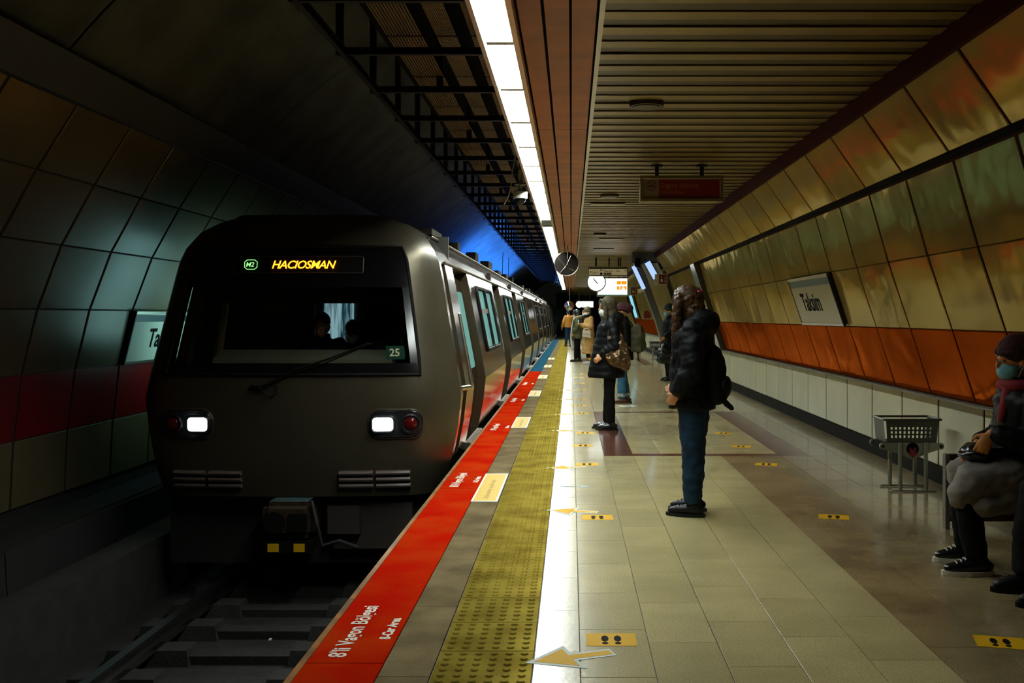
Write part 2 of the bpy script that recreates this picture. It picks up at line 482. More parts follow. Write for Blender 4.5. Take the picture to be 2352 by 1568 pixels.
# ---- right wall ----------------------------------------------------
RW = [(2.20, 2.965), (2.52, 2.50), (2.70, 1.89), (2.887, 1.32), (3.07, .76)]
bm = bmesh.new()
def wall_skin(bm, prof, off, y0, y1, mi=0):
    for (a, b) in zip(prof, prof[1:]):
        quad(bm, [(a[0] + off, y0, a[1]), (b[0] + off, y0, b[1]), (b[0] + off, y1, b[1]), (a[0] + off, y1, a[1])], mi)
wall_skin(bm, [(2.20, 3.3)] + RW + [(3.13, .74), (3.13, -.05)], .03, Y0 - 3, Y1)
wall_right = struct(mobj('wall_right', bm, m_back), 'leaning panelled platform wall, cream above a terracotta band')
PAN = {}
def panel_mesh(name, a, b, ly, material, th=.010, inset=.0, nx=1.0):
    """slab panel on the segment a->b (x,z), running along +y, thickness towards the room"""
    A = Vector((a[0], 0, a[1])); B = Vector((b[0], 0, b[1])); t = (B - A).normalized()
    n = Vector((-t.z, 0, t.x)) if nx > 0 else Vector((t.z, 0, -t.x))
    A += t * inset; B -= t * inset
    bm = bmesh.new(); g = .019; ch = .006
    def P(c, y, h): return c + Vector((0, y, 0)) + n * h
    lo = [P(A, g, 0), P(A, ly - g, 0), P(B, ly - g, 0), P(B, g, 0)]
    mid = [P(A, g, th - ch), P(A, ly - g, th - ch), P(B, ly - g, th - ch), P(B, g, th - ch)]
    hi = [P(A + t * ch, g + ch, th), P(A + t * ch, ly - g - ch, th), P(B - t * ch, ly - g - ch, th), P(B - t * ch, g + ch, th)]
    L = [[bm.verts.new(p) for p in r] for r in (lo, mid, hi)]
    for r0, r1 in zip(L, L[1:]):
        for k in range(4): bm.faces.new((r0[k], r0[(k + 1) % 4], r1[(k + 1) % 4], r1[k]))
    bm.faces.new(L[2])
    bmesh.ops.recalc_face_normals(bm, faces=bm.faces[:])
    me = bpy.data.meshes.new(name); bm.to_mesh(me); bm.free(); me.materials.append(material)
    return me
# direction from room to wall is +x; panels sit on the backing and face -x
def rpanel(a, b, material, inset=.006):
    A = (a[0] + .028, a[1]); B = (b[0] + .028, b[1])
    t = Vector((B[0] - A[0], B[1] - A[1])).normalized()
    # choose normal pointing to -x
    return panel_mesh('panel', A, B, .94, material, inset=inset * .35, nx=1.0 if -t.y > 0 and False else -1.0)
rows_r = [rpanel(RW[0], (2.505, 2.525), m_panel), rpanel((2.535, 2.47), RW[2], m_panel), rpanel(RW[2], RW[3], m_panel), rpanel(RW[3], RW[4], m_panel_red),
          rpanel((3.13, .73), (3.13, .145), m_panel_low)]
JY = 7.6
for k in range(-4, 40):
    y = JY + .94 * k
    if y + .94 > 46: break
    for r, me in enumerate(rows_r):
        if 19.9 < y + .5 < 20.9 and 1 <= r <= 3: continue
        inst('panel', me, wall_right, (0, y, 0))
bm = bmesh.new(); wall_skin(bm, RW, -.01, 46.2, Y1); wall_skin(bm, [(3.13, .73), (3.13, .145)], -.01, 46.2, Y1); mobj('far_panelling', bm, m_panel, wall_right)
# lip under the terracotta band and the steel access panel with its post
bm = bmesh.new(); box(bm, 3.03, 3.14, Y0, 46, .735, .752); mobj('lip', bm, mat('lip_grey', (.22, .21, .16), .5), wall_right)
bm = bmesh.new()
A = Vector((2.50, 0, 2.50)); B = Vector((3.05, 0, .76))
prism(bm, [A, A + Vector((.05, 0, 0)), B + Vector((.05, 0, 0)), B], (0, .86, 0))
mobj('steel_access_panel', bm, mat('brushed_steel', (.60, .58, .56), .2, 1.0, bump=.12, bscale=3), wall_right, (-.02, 20.0, 0))
bm = bmesh.new(); prism(bm, [A + Vector((-.05, 0, 0)), A + Vector((.05, 0, 0)), B + Vector((.05, 0, 0)), B + Vector((-.05, 0, 0))], (0, .07, 0))
mobj('joint_post', bm, mat('post_bronze', (.10, .085, .05), .4, .5), wall_right, (-.01, 19.9, 0))
bm = bmesh.new(); box(bm, 3.125, 3.20, Y0, Y1, -.01, .14)
baseboard = struct(mobj('baseboard_right', bm, m_kick), 'dark recessed skirting under the pale wall panels')
# maroon trim between wall and ceiling
bm = bmesh.new(); box(bm, 2.195, 2.25, Y0 - 2, 60, 2.955, 3.12); struct(mobj('trim_1', bm, m_trim), 'maroon trim board along the top of the right wall')
# dark gap rail between the first two rows
bm = bmesh.new(); box(bm, 2.52, 2.56, Y0 - 1, 46, 2.48, 2.515); mobj('gap_rail', bm, m_black, wall_right)

# pier rib past the end of the nearer wall
PF = [(1.62, 2.85), (1.79, 2.48), (1.98, 1.94), (2.20, 1.35), (2.33, .91), (2.47, .3), (2.52, -.01)]
bm = bmesh.new()
def rib(bm, prof, off0, off1, y0, y1, mi=0):
    for (a, b) in zip(prof, prof[1:]):
        prism(bm, [(a[0] + off0, y0, a[1]), (b[0] + off0, y0, b[1]), (b[0] + off1, y0, b[1]), (a[0] + off1, y0, a[1])], (0, y1 - y0, 0), mi)
rib(bm, PF, .18, .62, 26.0, 26.3)
pier = struct(mobj('wall_pier', bm, m_pier), 'leaning cream plaster portal rib beside the passage opening')
bm = bmesh.new(); rib(bm, PF, .0, .18, 26.05, 26.5); mobj('grey_reveal', bm, m_pier_g, pier)
bm = bmesh.new(); rib(bm, PF, .62, 1.05, 26.12, 26.5); mobj('grey_reveal', bm, m_pier_g, pier)
bm = bmesh.new(); box(bm, 1.6, 2.7, 26.0, 26.5, 2.82, 3.1); mobj('lintel', bm, m_pier_g, pier)

# ---- ceiling -------------------------------------------------------
CZ = 3.10
bm = bmesh.new(); box(bm, -.30, 2.26, Y0 - 1.5, Y1, 3.16, 3.30)
ceiling = struct(mobj('ceiling', bm, m_black), 'bronze slatted metal ceiling over the platform with orange planks')
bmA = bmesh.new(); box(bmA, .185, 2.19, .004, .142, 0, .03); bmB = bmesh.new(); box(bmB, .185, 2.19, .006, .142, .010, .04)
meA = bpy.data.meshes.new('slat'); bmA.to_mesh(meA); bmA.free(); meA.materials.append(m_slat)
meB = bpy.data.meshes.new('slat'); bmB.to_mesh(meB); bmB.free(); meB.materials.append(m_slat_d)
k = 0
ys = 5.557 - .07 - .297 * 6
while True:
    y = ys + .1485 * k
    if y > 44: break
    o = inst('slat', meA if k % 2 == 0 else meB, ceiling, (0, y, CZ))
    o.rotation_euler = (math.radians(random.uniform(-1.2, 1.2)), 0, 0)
    k += 1
bm = bmesh.new()
while y < 80:
    box(bm, .185, 2.19, y, y + .142, CZ + (.0 if k % 2 == 0 else .02), CZ + .05); y += .1485; k += 1
o = mobj('far_slats', bm, m_slat, ceiling); o['kind'] = 'stuff'
bm = bmesh.new(); box(bm, .155, .185, Y0 - 1, 80, CZ - .012, CZ + .05); mobj('edge_rail', bm, m_alu, ceiling)
for (x0, x1) in ((-.293, -.166), (-.147, -.012), (.004, .140)):
    y = 1.6
    while y < 80:
        bm = bmesh.new(); box(bm, x0, x1, y + .006, y + 3.66, CZ, CZ + .02); mobj('plank', bm, m_wood, ceiling); y += 3.67
# round speaker grilles / access covers in the slats
for (px, py, r) in ((1485, 237, .135), (1400, 447, .13), (1378, 536, .13)):
    d = 2287 * (CZ - CAMH) / (727 - py); x = (px - 1312) * d / 2287
    bm = bmesh.new(); disc(bm, (0, 0, -.03), r, 28, 'z', .028)
    o = mobj('round_vent', bm, mat('vent_bronze%d' % py, (.10, .08, .035), .5, .4), ceiling, (x, d, CZ))
    bm = bmesh.new(); disc(bm, (0, 0, -.036), r * .8, 28, 'z', .01); mobj('vent_disc', bm, m_slat_d, o)
for (px, py) in ((1396, 467), (1403, 548), (1386, 571)):
    d = 2287 * (CZ - CAMH) / (727 - py); x = (px - 1312) * d / 2287
    bm = bmesh.new(); box(bm, -.26, .26, -.12, .12, -.014, .0); o = mobj('access_hatch', bm, m_slat_d, ceiling, (x, d, CZ))
    bm = bmesh.new(); box(bm, -.24, .24, -.10, .10, -.02, -.012); mobj('hatch_lid', bm, m_slat, o)

# ---- tunnel vault over the track and left wall ---------------------
VC, VR = (.05, .30), 4.95
def vault_pts(a0, a1, n):
    return [(VC[0] + VR * math.cos(math.radians(a0 + (a1 - a0) * i / n)), VC[1] + VR * math.sin(math.radians(a0 + (a1 - a0) * i / n))) for i in range(n + 1)]
bm = bmesh.new(); vp = vault_pts(141.5, 68, 26)
wall_skin(bm, [(p[0] * 1.004, p[1] + .03) for p in vp], 0, 0, Y1)
vault = struct(mobj('ceiling_vault', bm, m_darkback), 'dark concrete tunnel vault over the track')
bm = bmesh.new(); wall_skin(bm, vp, 0, .02, 4.44)
bmesh.ops.recalc_face_normals(bm, faces=bm.faces[:])
mev = bpy.data.meshes.new('vault_segment'); bm.to_mesh(mev); bm.free(); mev.materials.append(m_concrete)
for p in mev.polygons: p.use_smooth = True
y = 11.95 - 4.45 * 2
while y < 92: inst('vault_segment', mev, vault, (0, y, 0)); y += 4.45

LW = [(-3.83, 3.08), (-4.15, 2.575), (-4.44, 2.05), (-4.65, 1.489), (-4.79, .91), (-4.86, .327), (-4.89, -.275)]
bm = bmesh.new(); wall_skin(bm, LW, -.03, 1.0, Y1); wall_skin(bm, [(-4.95, -.25), (-4.95, -.42), (-4.62, -.46), (-4.55, -1.6)], 0, 1.0, Y1)
wall_left = struct(mobj('wall_left', bm, m_darkback), 'curved panelled tunnel wall across the track with a crimson band')
def lpanel(a, b, material):
    return panel_mesh('panel', (a[0] - .028, a[1]), (b[0] - .028, b[1]), .94, material, inset=.004, nx=1.0)
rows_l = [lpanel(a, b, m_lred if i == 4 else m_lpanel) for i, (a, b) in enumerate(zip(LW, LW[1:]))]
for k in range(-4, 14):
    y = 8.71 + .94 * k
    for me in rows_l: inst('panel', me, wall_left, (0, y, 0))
bm = bmesh.new(); wall_skin(bm, LW[:5], .0, 21.9, Y1); wall_skin(bm, LW[5:], .0, 21.9, Y1); mobj('far_panelling', bm, m_lpanel, wall_left)
for k in range(10):
    bm = bmesh.new(); prism(bm, [(-4.60, 0.01, -.47), (-4.55, 0.01, -1.3), (-4.48, 0.01, -1.3), (-4.53, .01, -.47)], (0, 1.86, 0)); mobj('cover_slab', bm, mat('cover_concrete%d' % k, (.035, .034, .030), .8, var=.3, vscale=3) if k == 0 else MATS['cover_concrete0'], wall_left, (0, 4.2 + 1.88 * k, 0))
bm = bmesh.new(); prism(bm, [(-3.86, 1, 3.10), (-3.66, 1, 3.36), (-3.62, 1, 3.33), (-3.80, 1, 3.07)], (0, 70, 0)); mobj('cable_trunk', bm, mat('trunk_grey', (.06, .06, .05), .6), wall_left)
# far end wall
bm = bmesh.new(); box(bm, -1.2, 3.4, 78, 78.2, 0, 3.3); struct(mobj('wall_far', bm, mat('far_wall', (.03, .03, .028), .8)), 'dark far end of the platform hall')
# wall behind the camera keeps the hall closed
bm = bmesh.new(); box(bm, -5.2, 3.6, -6.2, -6, -1.6, 5.4); struct(mobj('wall_back', bm, m_darkback), 'dark end of the hall behind the viewer')

# ================================================================== LIGHT ROW
m_bar = mat('lamp_bar', (.10, .07, .03), .6)
ls = empty('light_strip', (-.424, 5.0, CZ)); tag(ls, 'long row of glowing fluorescent ceiling panels running above the yellow studs', 'light')
bm = bmesh.new(); box(bm, -.084, .084, .03, 1.20, -.012, .02)
med = bpy.data.meshes.new('diffuser'); bm.to_mesh(med); bm.free(); med.materials.append(m_strip)
y0 = 6.02 - 1.23
for k in range(46):
    y = y0 + 1.23 * k
    d = inst('diffuser', med, ls, (0, y - 5.0, 0), material=(m_dead if 17.0 < y + .6 < 18.1 else None))
    bm = bmesh.new(); box(bm, -.086, .086, -.032, .032, -.03, .02); mobj('cross_bar', bm, m_bar, ls, (0, y - 5.0, 0))
bm = bmesh.new(); box(bm, -.112, -.086, -4, 60, -.09, .06); mobj('rail', bm, m_alu, ls)
bm = bmesh.new(); box(bm, .086, .118, -4, 60, -.085, .06); mobj('rail', bm, m_alu, ls)
bm = bmesh.new(); box(bm, -.112, .118, -4, 60, .06, .10); mobj('housing', bm, m_black, ls)

# ================================================================== CABLE TRAY FRAME
ct = empty('cable_tray_frame', (-1.25, 5.0, 3.6)); tag(ct, 'black slotted steel framework carrying bronze mesh cable trays beside the light row', 'cable tray')
def slotted(L, wdt=.06):
    bm = bmesh.new()
    box(bm, 0, L, -.02, .02, 0, .014); box(bm, 0, L, -.02, .02, wdt - .014, wdt)
    n = int(L / .07)
    for i in range(n + 1): box(bm, i * L / n - .008, i * L / n + .022, -.02, .02, .014, wdt - .014)
    box(bm, 0, L, .02, .024, 0, wdt)
    me = bpy.data.meshes.new('slotted_channel'); bm.to_mesh(me); bm.free(); me.materials.append(m_steel_k); return me
me_b = slotted(1.34); me_p = slotted(1.1); me_r = slotted(1.4, .075)
bm = bmesh.new()
for i in range(12): box(bm, i / 11 * .28 - .007, i / 11 * .28 + .007, 0, 1.35, 0, .006)
for j in range(28): box(bm, 0, .28, j * .05, j * .05 + .014, .002, .008)
me_t = bpy.data.meshes.new('mesh_tray'); bm.to_mesh(me_t); bm.free(); me_t.materials.append(m_mesh)
for k in range(42):
    y = 5.0 + 1.4 * k - .9 - 5.0
    inst('cross_channel', me_b, ct, (-.65, y, 0))
    inst('hanger', me_p, ct, (-.65, y, 0), (0, -PI / 2, 0))
    inst('edge_channel', me_r, ct, (-.65, y, -.005), (0, 0, PI / 2))
    if k % 2 == 0: inst('hanger', me_p, ct, (.0, y, .05), (0, -PI / 2, 0))
    if k < 22:
        for tx, s in ((-.28, 1.0), (.13, .56), (.42, .46)):
            t = inst('mesh_tray', me_t, ct, (tx, y + .03, .16)); t.scale = (s, 1, 1)
bm = bmesh.new(); box(bm, -.6, .66, -.9, 50, .55, .58); mobj('deck', bm, m_black, ct)

# ================================================================== TRAIN
m_front = mat('train_front_paint', (.10, .084, .052), .34, metal=.5, var=.12, vscale=3, bump=.03, bscale=40)
m_stain = mat('train_stainless', (.36, .30, .235), .15, 1.0, var=.25, vscale=3, bump=.06, bscale=3.0, stretch=(1, .6, 2.4))
m_stain2 = mat('train_skirt', (.46, .39, .27), .13, 1.0, var=.15, vscale=2, bump=.05, bscale=3.5)
m_jamb = mat('door_jamb_bronze', (.07, .05, .025), .35, .6)
m_roof = mat('train_roof', (.05, .045, .035), .6)
m_rubber = mat('black_rubber', (.008, .007, .006), .6, spec=.15)
m_glassk = mat('black_glass', (.006, .006, .006), .12, spec=.4)
m_win = mat('lit_window', (.05, .09, .085), .12, emit=(.27, .72, .64), estr=WINDOW_GLOW)
m_winl = mat('lit_window_far_side', (.05, .09, .085), .12, emit=(.42, .92, .95), estr=2.4)
m_under = mat('underframe', (.018, .016, .014), .7)
m_coup = mat('coupler_rust', (.10, .065, .035), .5, .6, var=.5, vscale=18)
m_head = emat('headlight_lens', (.86, .97, 1.0), 14.0)
m_redlamp = mat('red_lamp_glass', (.12, .006, .006), .15)
m_lamp_h = mat('lamp_housing', (.012, .013, .015), .35)

TC = -2.61
YF = 9.25                    # nose of the cab
HW = [(-.26, 1.36), (0, 1.43), (.35, 1.50), (.65, 1.533), (.97, 1.478), (1.27, 1.42), (1.81, 1.318), (1.966, 1.285), (2.10, 1.225), (2.25, 1.12), (2.36, .95), (2.43, .75), (2.455, .70), (2.47, .66)]
def lerp_tab(tab, z):
    if z <= tab[0][0]: return tab[0][1]
    for (a, va), (b, vb) in zip(tab, tab[1:]):
        if z <= b: return va + (vb - va) * (z - a) / (b - a)
    return tab[-1][1]
def hw(z): return lerp_tab(HW, z)
RAKE = [(-.3, .05), (0, .0), (.6, 0), (.88, .03), (2.09, .26), (2.25, .36), (2.36, .48), (2.43, .62), (2.455, .9), (2.47, 1.3)]
def rake(z): return lerp_tab(RAKE, z)
PLAN = [(0, 0), (.4, .02), (.7, .055), (.8, .085), (.87, .13), (.925, .20), (.965, .31), (1.0, .50)]
def front_y(x, z):
    s = min(abs(x - TC) / hw(z), 1.0)
    k = 1.0 if z < 2.43 else 0.4
    return YF + rake(z) + k * lerp_tab(PLAN, s)

train = empty('metro_train', (TC, YF, -1.08))
tag(train, 'silver metro train arriving at the platform with two lit headlights', 'train')
def tobj(name, bm, material, parent=None, smooth=False):
    """world-space mesh parented under the train"""
    p = parent or train
    o = mobj(name, bm, material, None, smooth=smooth)
    o.parent = p
    base = Matrix.Translation(train.location)
    o.matrix_parent_inverse = Matrix.Identity(4)
    o.data.transform(base.inverted())
    if p is not train:
        pass
    return o
TL = Vector(train.location)
def tinst(name, me, parent, loc):
    return inst(name, me, parent, Vector(loc))

# cab front shell with the windscreen opening left out
S_L = [-1, -.965, -.925, -.87, -.8, -.7, -.55, -.4, -.2, 0, .2, .4, .55, .7, .8, .87, .925, .965, 1]
Z_L = [-.26, -.13, 0, .2, .35, .5, .65, .80, .88, 1.0, 1.27, 1.5, 1.81, 1.966, 2.09, 2.17, 2.25, 2.31, 2.36, 2.40, 2.43, 2.455, 2.47]
bm = bmesh.new()
V = {}
for i, s in enumerate(S_L):
    for j, z in enumerate(Z_L):
        x = TC + s * hw(z); V[i, j] = bm.verts.new((x, front_y(x, z), z))
for i in range(len(S_L) - 1):
    for j in range(len(Z_L) - 1):
        sm = (S_L[i] + S_L[i + 1]) / 2; zm = (Z_L[j] + Z_L[j + 1]) / 2
        if abs(sm) < .8 and .88 < zm < 2.09: continue
        bm.faces.new((V[i, j], V[i + 1, j], V[i + 1, j + 1], V[i, j + 1]))
cab = tobj('cab_front', bm, m_front, smooth=True)

def front_patch(x0f, x1f, z0, z1, off, nx=14, nz=8):
    """grid following the cab surface, pulled forward by off; x limits may be functions of z"""
    bm = bmesh.new(); g = {}
    for j in range(nz + 1):
        z = z0 + (z1 - z0) * j / nz
        xa = x0f(z) if callable(x0f) else x0f; xb = x1f(z) if callable(x1f) else x1f
        for i in range(nx + 1):
            x = xa + (xb - xa) * i / nx; g[i, j] = bm.verts.new((x, front_y(x, z) - off, z))
    for i in range(nx):
        for j in range(nz): bm.faces.new((g[i, j], g[i + 1, j], g[i + 1, j + 1], g[i, j + 1]))
    return bm
sx = lambda f: (lambda z: TC + f * hw(z))
# windscreen surround (black bands) and clear glass
ws = tobj('windscreen', front_patch(sx(-.8), sx(.8), .88, 2.09, .004, 20, 10), None, smooth=True)
gl = bpy.data.materials.new('windscreen_glass'); gl.use_nodes = True
nt = gl.node_tree; nt.nodes.clear()
out = nt.nodes.new('ShaderNodeOutputMaterial'); mx = nt.nodes.new('ShaderNodeMixShader'); tr = nt.nodes.new('ShaderNodeBsdfTransparent'); gs = nt.nodes.new('ShaderNodeBsdfGlossy')
tr.inputs[0].default_value = (.72, .76, .70, 1); gs.inputs['Roughness'].default_value = .03; mx.inputs[0].default_value = .07
nt.links.new(tr.outputs[0], mx.inputs[1]); nt.links.new(gs.outputs[0], mx.inputs[2]); nt.links.new(mx.outputs[0], out.inputs[0])
ws.data.materials.append(gl)
for (a, b, z0, z1) in ((sx(-.8), sx(.8), 1.70, 2.095), (sx(-.8), sx(.8), .878, .985), (sx(-.805), sx(-.755), .985, 1.70), (sx(.745), sx(.805), .985, 1.70)):
    tobj('black_surround', front_patch(a, b, z0, z1, .012, 20, 6), m_glassk, ws, smooth=True)
# raised rubber line around the surround
bm = bmesh.new(); loop = []
for t in [i / 14 for i in range(15)]: loop.append((TC + (-.8 + 1.6 * t) * hw(.88), .878))
for t in [i / 10 for i in range(1, 10)]: z = .88 + 1.21 * t; loop.append((TC + .802 * hw(z), z))
for t in [i / 14 for i in range(15)]: loop.append((TC + (.8 - 1.6 * t) * hw(2.09), 2.092))
for t in [i / 10 for i in range(1, 10)]: z = 2.09 - 1.21 * t; loop.append((TC - .802 * hw(z), z))
loop.append(loop[0]); tube(bm, [(x, front_y(x, z) - .012, z) for x, z in loop], .016, 6, caps=False)
tobj('rubber_seal', bm, m_rubber, ws)

# destination display
disp = tobj('destination_display', front_patch(-3.21, -1.98, 1.835, 1.995, .020, 12, 2), m_black)
bm = bmesh.new(); pts = [(-3.21, 1.835), (-1.98, 1.835), (-1.98, 1.995), (-3.21, 1.995), (-3.21, 1.835)]
den = []
for (a, b) in zip(pts, pts[1:]): den += [(a[0] + (b[0] - a[0]) * t / 8, a[1] + (b[1] - a[1]) * t / 8) for t in range(8)]
tube(bm, [(x, front_y(x, z) - .022, z) for x, z in den + [den[0]]], .005, 5, caps=False)
tobj('display_frame', bm, mat('display_rim', (.05, .045, .04), .4), disp)
m_led = emat('orange_led', (1.0, .30, .015), 3.6)
m_ledg = emat('green_led', (.30, .85, .25), 1.3)
def tilt_text(txt, size, material, x, z, parent, off=.03, **k):
    y = front_y(x + .2, z) - off
    o = text(txt, size, material, Vector((x, y, z)) - TL, (PI / 2 - math.atan2(.23, 1.21), 0, 0), parent, **k)
    return o
tilt_text('HACIOSMAN', .108, m_led, -2.845, 1.878, disp, shear=.28, bold=.0015, name='led_lettering', space=.92)
tilt_text('M2', .062, m_ledg, -3.093, 1.895, disp, bold=.0005, name='led_lettering', shear=.2)
bm = bmesh.new()
oc = [(-.060, -.025), (-.060, .025), (-.035, .045), (.035, .045), (.060, .025), (.060, -.025), (.035, -.045), (-.035, -.045)]
for a, b in zip(oc, oc[1:] + oc[:1]):
    tube(bm, [(-3.045 + a[0], front_y(-3.05, 1.915 + a[1]) - .03, 1.915 + a[1]), (-3.045 + b[0], front_y(-3.05, 1.915 + b[1]) - .03, 1.915 + b[1])], .0035, 5)
tobj('led_ring', bm, m_ledg, disp)

# route number plate behind the glass
bm = bmesh.new()
x0, z0 = -1.735, 1.02
prism(bm, [(x0, 0, z0), (x0 + .172, 0, z0), (x0 + .175, 0, z0 + .03), (x0 + .165, 0, z0 + .128), (x0 - .005, 0, z0 + .125)], (0, .006, 0))
yy = front_y(-1.65, 1.08) - .02
bm.verts.ensure_lookup_table()
for v in bm.verts: v.co.y += yy
num = tobj('number_plate', bm, mat('green_plate', (.008, .055, .035), .4)); num['label'] = 'small dark green plate with the number 25'
text('25', .10, mat('plate_ink', (.62, .62, .40), .5, emit=(.6, .6, .35), estr=.05), Vector((x0 + .028, yy - .003, z0 + .03)) - TL, FRONT, num, bold=.002)

# wiper
wp = [(-2.90, .755), (-2.80, .80), (-2.55, .93), (-2.25, 1.03), (-1.90, 1.17)]
bm = bmesh.new(); tube(bm, [(x, front_y(x, z) - .045, z) for x, z in wp], [.02, .016, .012, .010, .008], 7)
wiper = tobj('wiper', bm, m_rubber)
bm = bmesh.new(); tube(bm, [(x, front_y(x, z) - .03, z) for x, z in ((-2.68, .86), (-2.3, .985), (-1.88, 1.165))], .009, 6); tobj('wiper_blade', bm, m_rubber, wiper)
bm = bmesh.new(); tube(bm, [(x, front_y(x, z) - .03, z) for x, z in ((-2.87, .74), (-2.84, .69), (-2.79, .67), (-2.74, .70), (-2.73, .75), (-2.74, .80))], .006, 6); tobj('washer_hose', bm, m_rubber, wiper)
bm = bmesh.new(); tube(bm, [(-2.97, front_y(-2.97, .76) - .02, .765), (-2.88, front_y(-2.88, .76) - .05, .755)], .022, 8); tobj('wiper_pivot', bm, m_rubber, wiper)

# headlight clusters
def cluster(xc, side):
    zc = .42
    ring = [(xc + p * 1.0, zc + q) for p, q in rrect(.50, .27, .11, 6)]
    bm = bmesh.new()
    a = [bm.verts.new((x, front_y(x, z) - .006, z)) for x, z in ring]
    b = [bm.verts.new((xc + (x - xc) * .93, front_y(x, z) - .03, zc + (z - zc) * .9)) for x, z in ring]
    for k in range(len(a)): bm.faces.new((a[k], a[(k + 1) % len(a)], b[(k + 1) % len(a)], b[k]))
    bm.faces.new(b)
    h = tobj('headlight_cluster', bm, m_lamp_h)
    lx = xc - side * .115
    bm = bmesh.new(); r = rrect(.212, .15, .045, 4)
    pr = [(lx + p, front_y(lx + p, zc + q) - .042, zc + q) for p, q in r]
    prism(bm, pr, (0, .03, 0)); tobj('lamp_lens', bm, m_head, h)
    bm = bmesh.new(); tube(bm, [(x, y - .004, z) for x, y, z in pr + [pr[0]]], .014, 6, caps=False); tobj('lamp_bezel', bm, m_lamp_h, h)
    rx = xc + side * .135
    bm = bmesh.new(); ball(bm, (rx, front_y(rx, zc) - .02, zc), (.062, .03, .062), 16); tobj('tail_lamp', bm, m_redlamp, h, True)
    bm = bmesh.new(); tube(bm, [(rx + .085 * math.cos(2 * PI * k / 20), front_y(rx + .085 * math.cos(2 * PI * k / 20), zc) - .025, zc + .085 * math.sin(2 * PI * k / 20)) for k in range(21)], .014, 6, caps=False); tobj('tail_lamp_bezel', bm, m_lamp_h, h)
    bm = bmesh.new(); tube(bm, [(x, front_y(x, z) - .010, z) for x, z in ring + [ring[0]]], .010, 6, caps=False); tobj('cluster_rim', bm, m_front, h)
cluster(-1.635, 1); cluster(-3.585, -1)

# anti-climber ribs low on the nose
for xc in (-1.83, -3.39):
    rt = None
    for cx in (-.17, .17):
        for r_ in range(3):
            bm = bmesh.new(); z = -.035 - .06 * r_
            nx = 6; xs = [xc + cx - .155 + .31 * i / nx for i in range(nx + 1)]
            prof = [(0, .022), (.05, .018), (.06, 0), (.05, -.018), (0, -.022)]
            R = [[bm.verts.new((x, front_y(x, z) + .005 - p, z + q)) for p, q in prof] for x in xs]
            for a, b in zip(R, R[1:]):
                for k in range(4): bm.faces.new((a[k], a[k + 1], b[k + 1], b[k]))
            bm.faces.new(R[0]); bm.faces.new(list(reversed(R[-1])))
            tobj('anticlimber_rib', bm, mat('rib_paint', (.13, .09, .07), .45) if 'rib_paint' not in MATS else MATS['rib_paint'])

# coupler, underframe, obstacle deflector
bm = bmesh.new(); box(bm, TC - 1.25, TC + 1.25, YF + .35, YF + .5, -.95, -.26); tobj('underframe_plate', bm, m_under)
bm = bmesh.new(); box(bm, TC + .35, TC + 1.1, YF + .2, YF + .34, -.78, -.34); box(bm, TC + .32, TC + .62, YF + .1, YF + .3, -.62, -.36); tobj('equipment_box', bm, mat('box_brown', (.045, .032, .026), .6))
bm = bmesh.new()
box(bm, TC - .26, TC + .22, YF - .05, YF + .4, -.64, -.30); bmesh.ops.bevel(bm, geom=bm.edges[:], offset=.06, segments=3, affect='EDGES')
coupler = tobj('coupler', bm, m_coup)
bm = bmesh.new(); disc(bm, (TC - .13, YF - .075, -.48), .10, 18, 'y', .03); box(bm, TC + .0, TC + .17, YF - .075, YF - .04, -.56, -.40); tobj('coupler_socket', bm, m_black, coupler)
bm = bmesh.new(); tube(bm, [(TC + .2, YF, -.3), (TC + .26, YF - .05, -.5), (TC + .3, YF - .02, -.7), (TC + .45, YF, -.66), (TC + .62, YF, -.72)], .018, 7); tobj('air_hose', bm, m_under, coupler)
bm = bmesh.new(); box(bm, TC - .22, TC + .2, YF - .06, YF + .2, -.76, -.66); tobj('contact_box', bm, m_black, coupler)
for x in (-.14, .10):
    bm = bmesh.new(); box(bm, TC + x - .05, TC + x + .05, YF - .072, YF - .06, -.75, -.675); tobj('yellow_block', bm, m_yel, coupler)

# cab interior
m_cabw = mat('cab_grey', (.10, .10, .085), .7)
bm = bmesh.new(); box(bm, -3.85, -1.36, 11.0, 11.06, .3, 2.3); tobj('cab_bulkhead', bm, m_cabw)
bm = bmesh.new(); prism(bm, [(-3.5, 9.72, .80), (-3.5, 9.72, 1.0), (-3.5, 9.95, 1.09), (-3.5, 10.3, 1.08), (-3.5, 10.3, .80)], (1.75, 0, 0)); tobj('driver_desk', bm, mat('desk_grey', (.26, .24, .17), .7))
bm = bmesh.new(); box(bm, -3.62, -1.5, 9.75, 9.78, 1.55, 1.75); tobj('sun_blind', bm, m_black)
bm = bmesh.new(); tube(bm, [(-1.70, 9.9, 1.0), (-1.66, 9.9, 1.6)], .008, 6); tobj('cab_rod', bm, m_alu)
bm = bmesh.new(); tube(bm, [(-3.62, 10.2, .9), (-3.55, 10.3, 1.7)], .03, 8); tobj('cab_handrail', bm, mat('rail_yellow', (.40, .27, .06), .4))
mw = mat('saloon_glow', (.05, .08, .1), .4, emit=(.25, .62, .85), estr=.55)
nt = mw.node_tree; g = nt.nodes.new('ShaderNodeNewGeometry'); mp = nt.nodes.new('ShaderNodeMapping'); mp.inputs['Scale'].default_value = (14, 1, 1.5); mp.inputs['Rotation'].default_value = (0, .15, 0)
n = nt.nodes.new('ShaderNodeTexNoise'); n.inputs['Scale'].default_value = 1.6
nt.links.new(g.outputs['Position'], mp.inputs['Vector']); nt.links.new(mp.outputs['Vector'], n.inputs['Vector'])
cr = nt.nodes.new('ShaderNodeValToRGB'); cr.color_ramp.elements[0].color = (.02, .08, .13, 1); cr.color_ramp.elements[0].position = .4; cr.color_ramp.elements[1].color = (.5, .85, 1, 1); cr.color_ramp.elements[1].position = .62
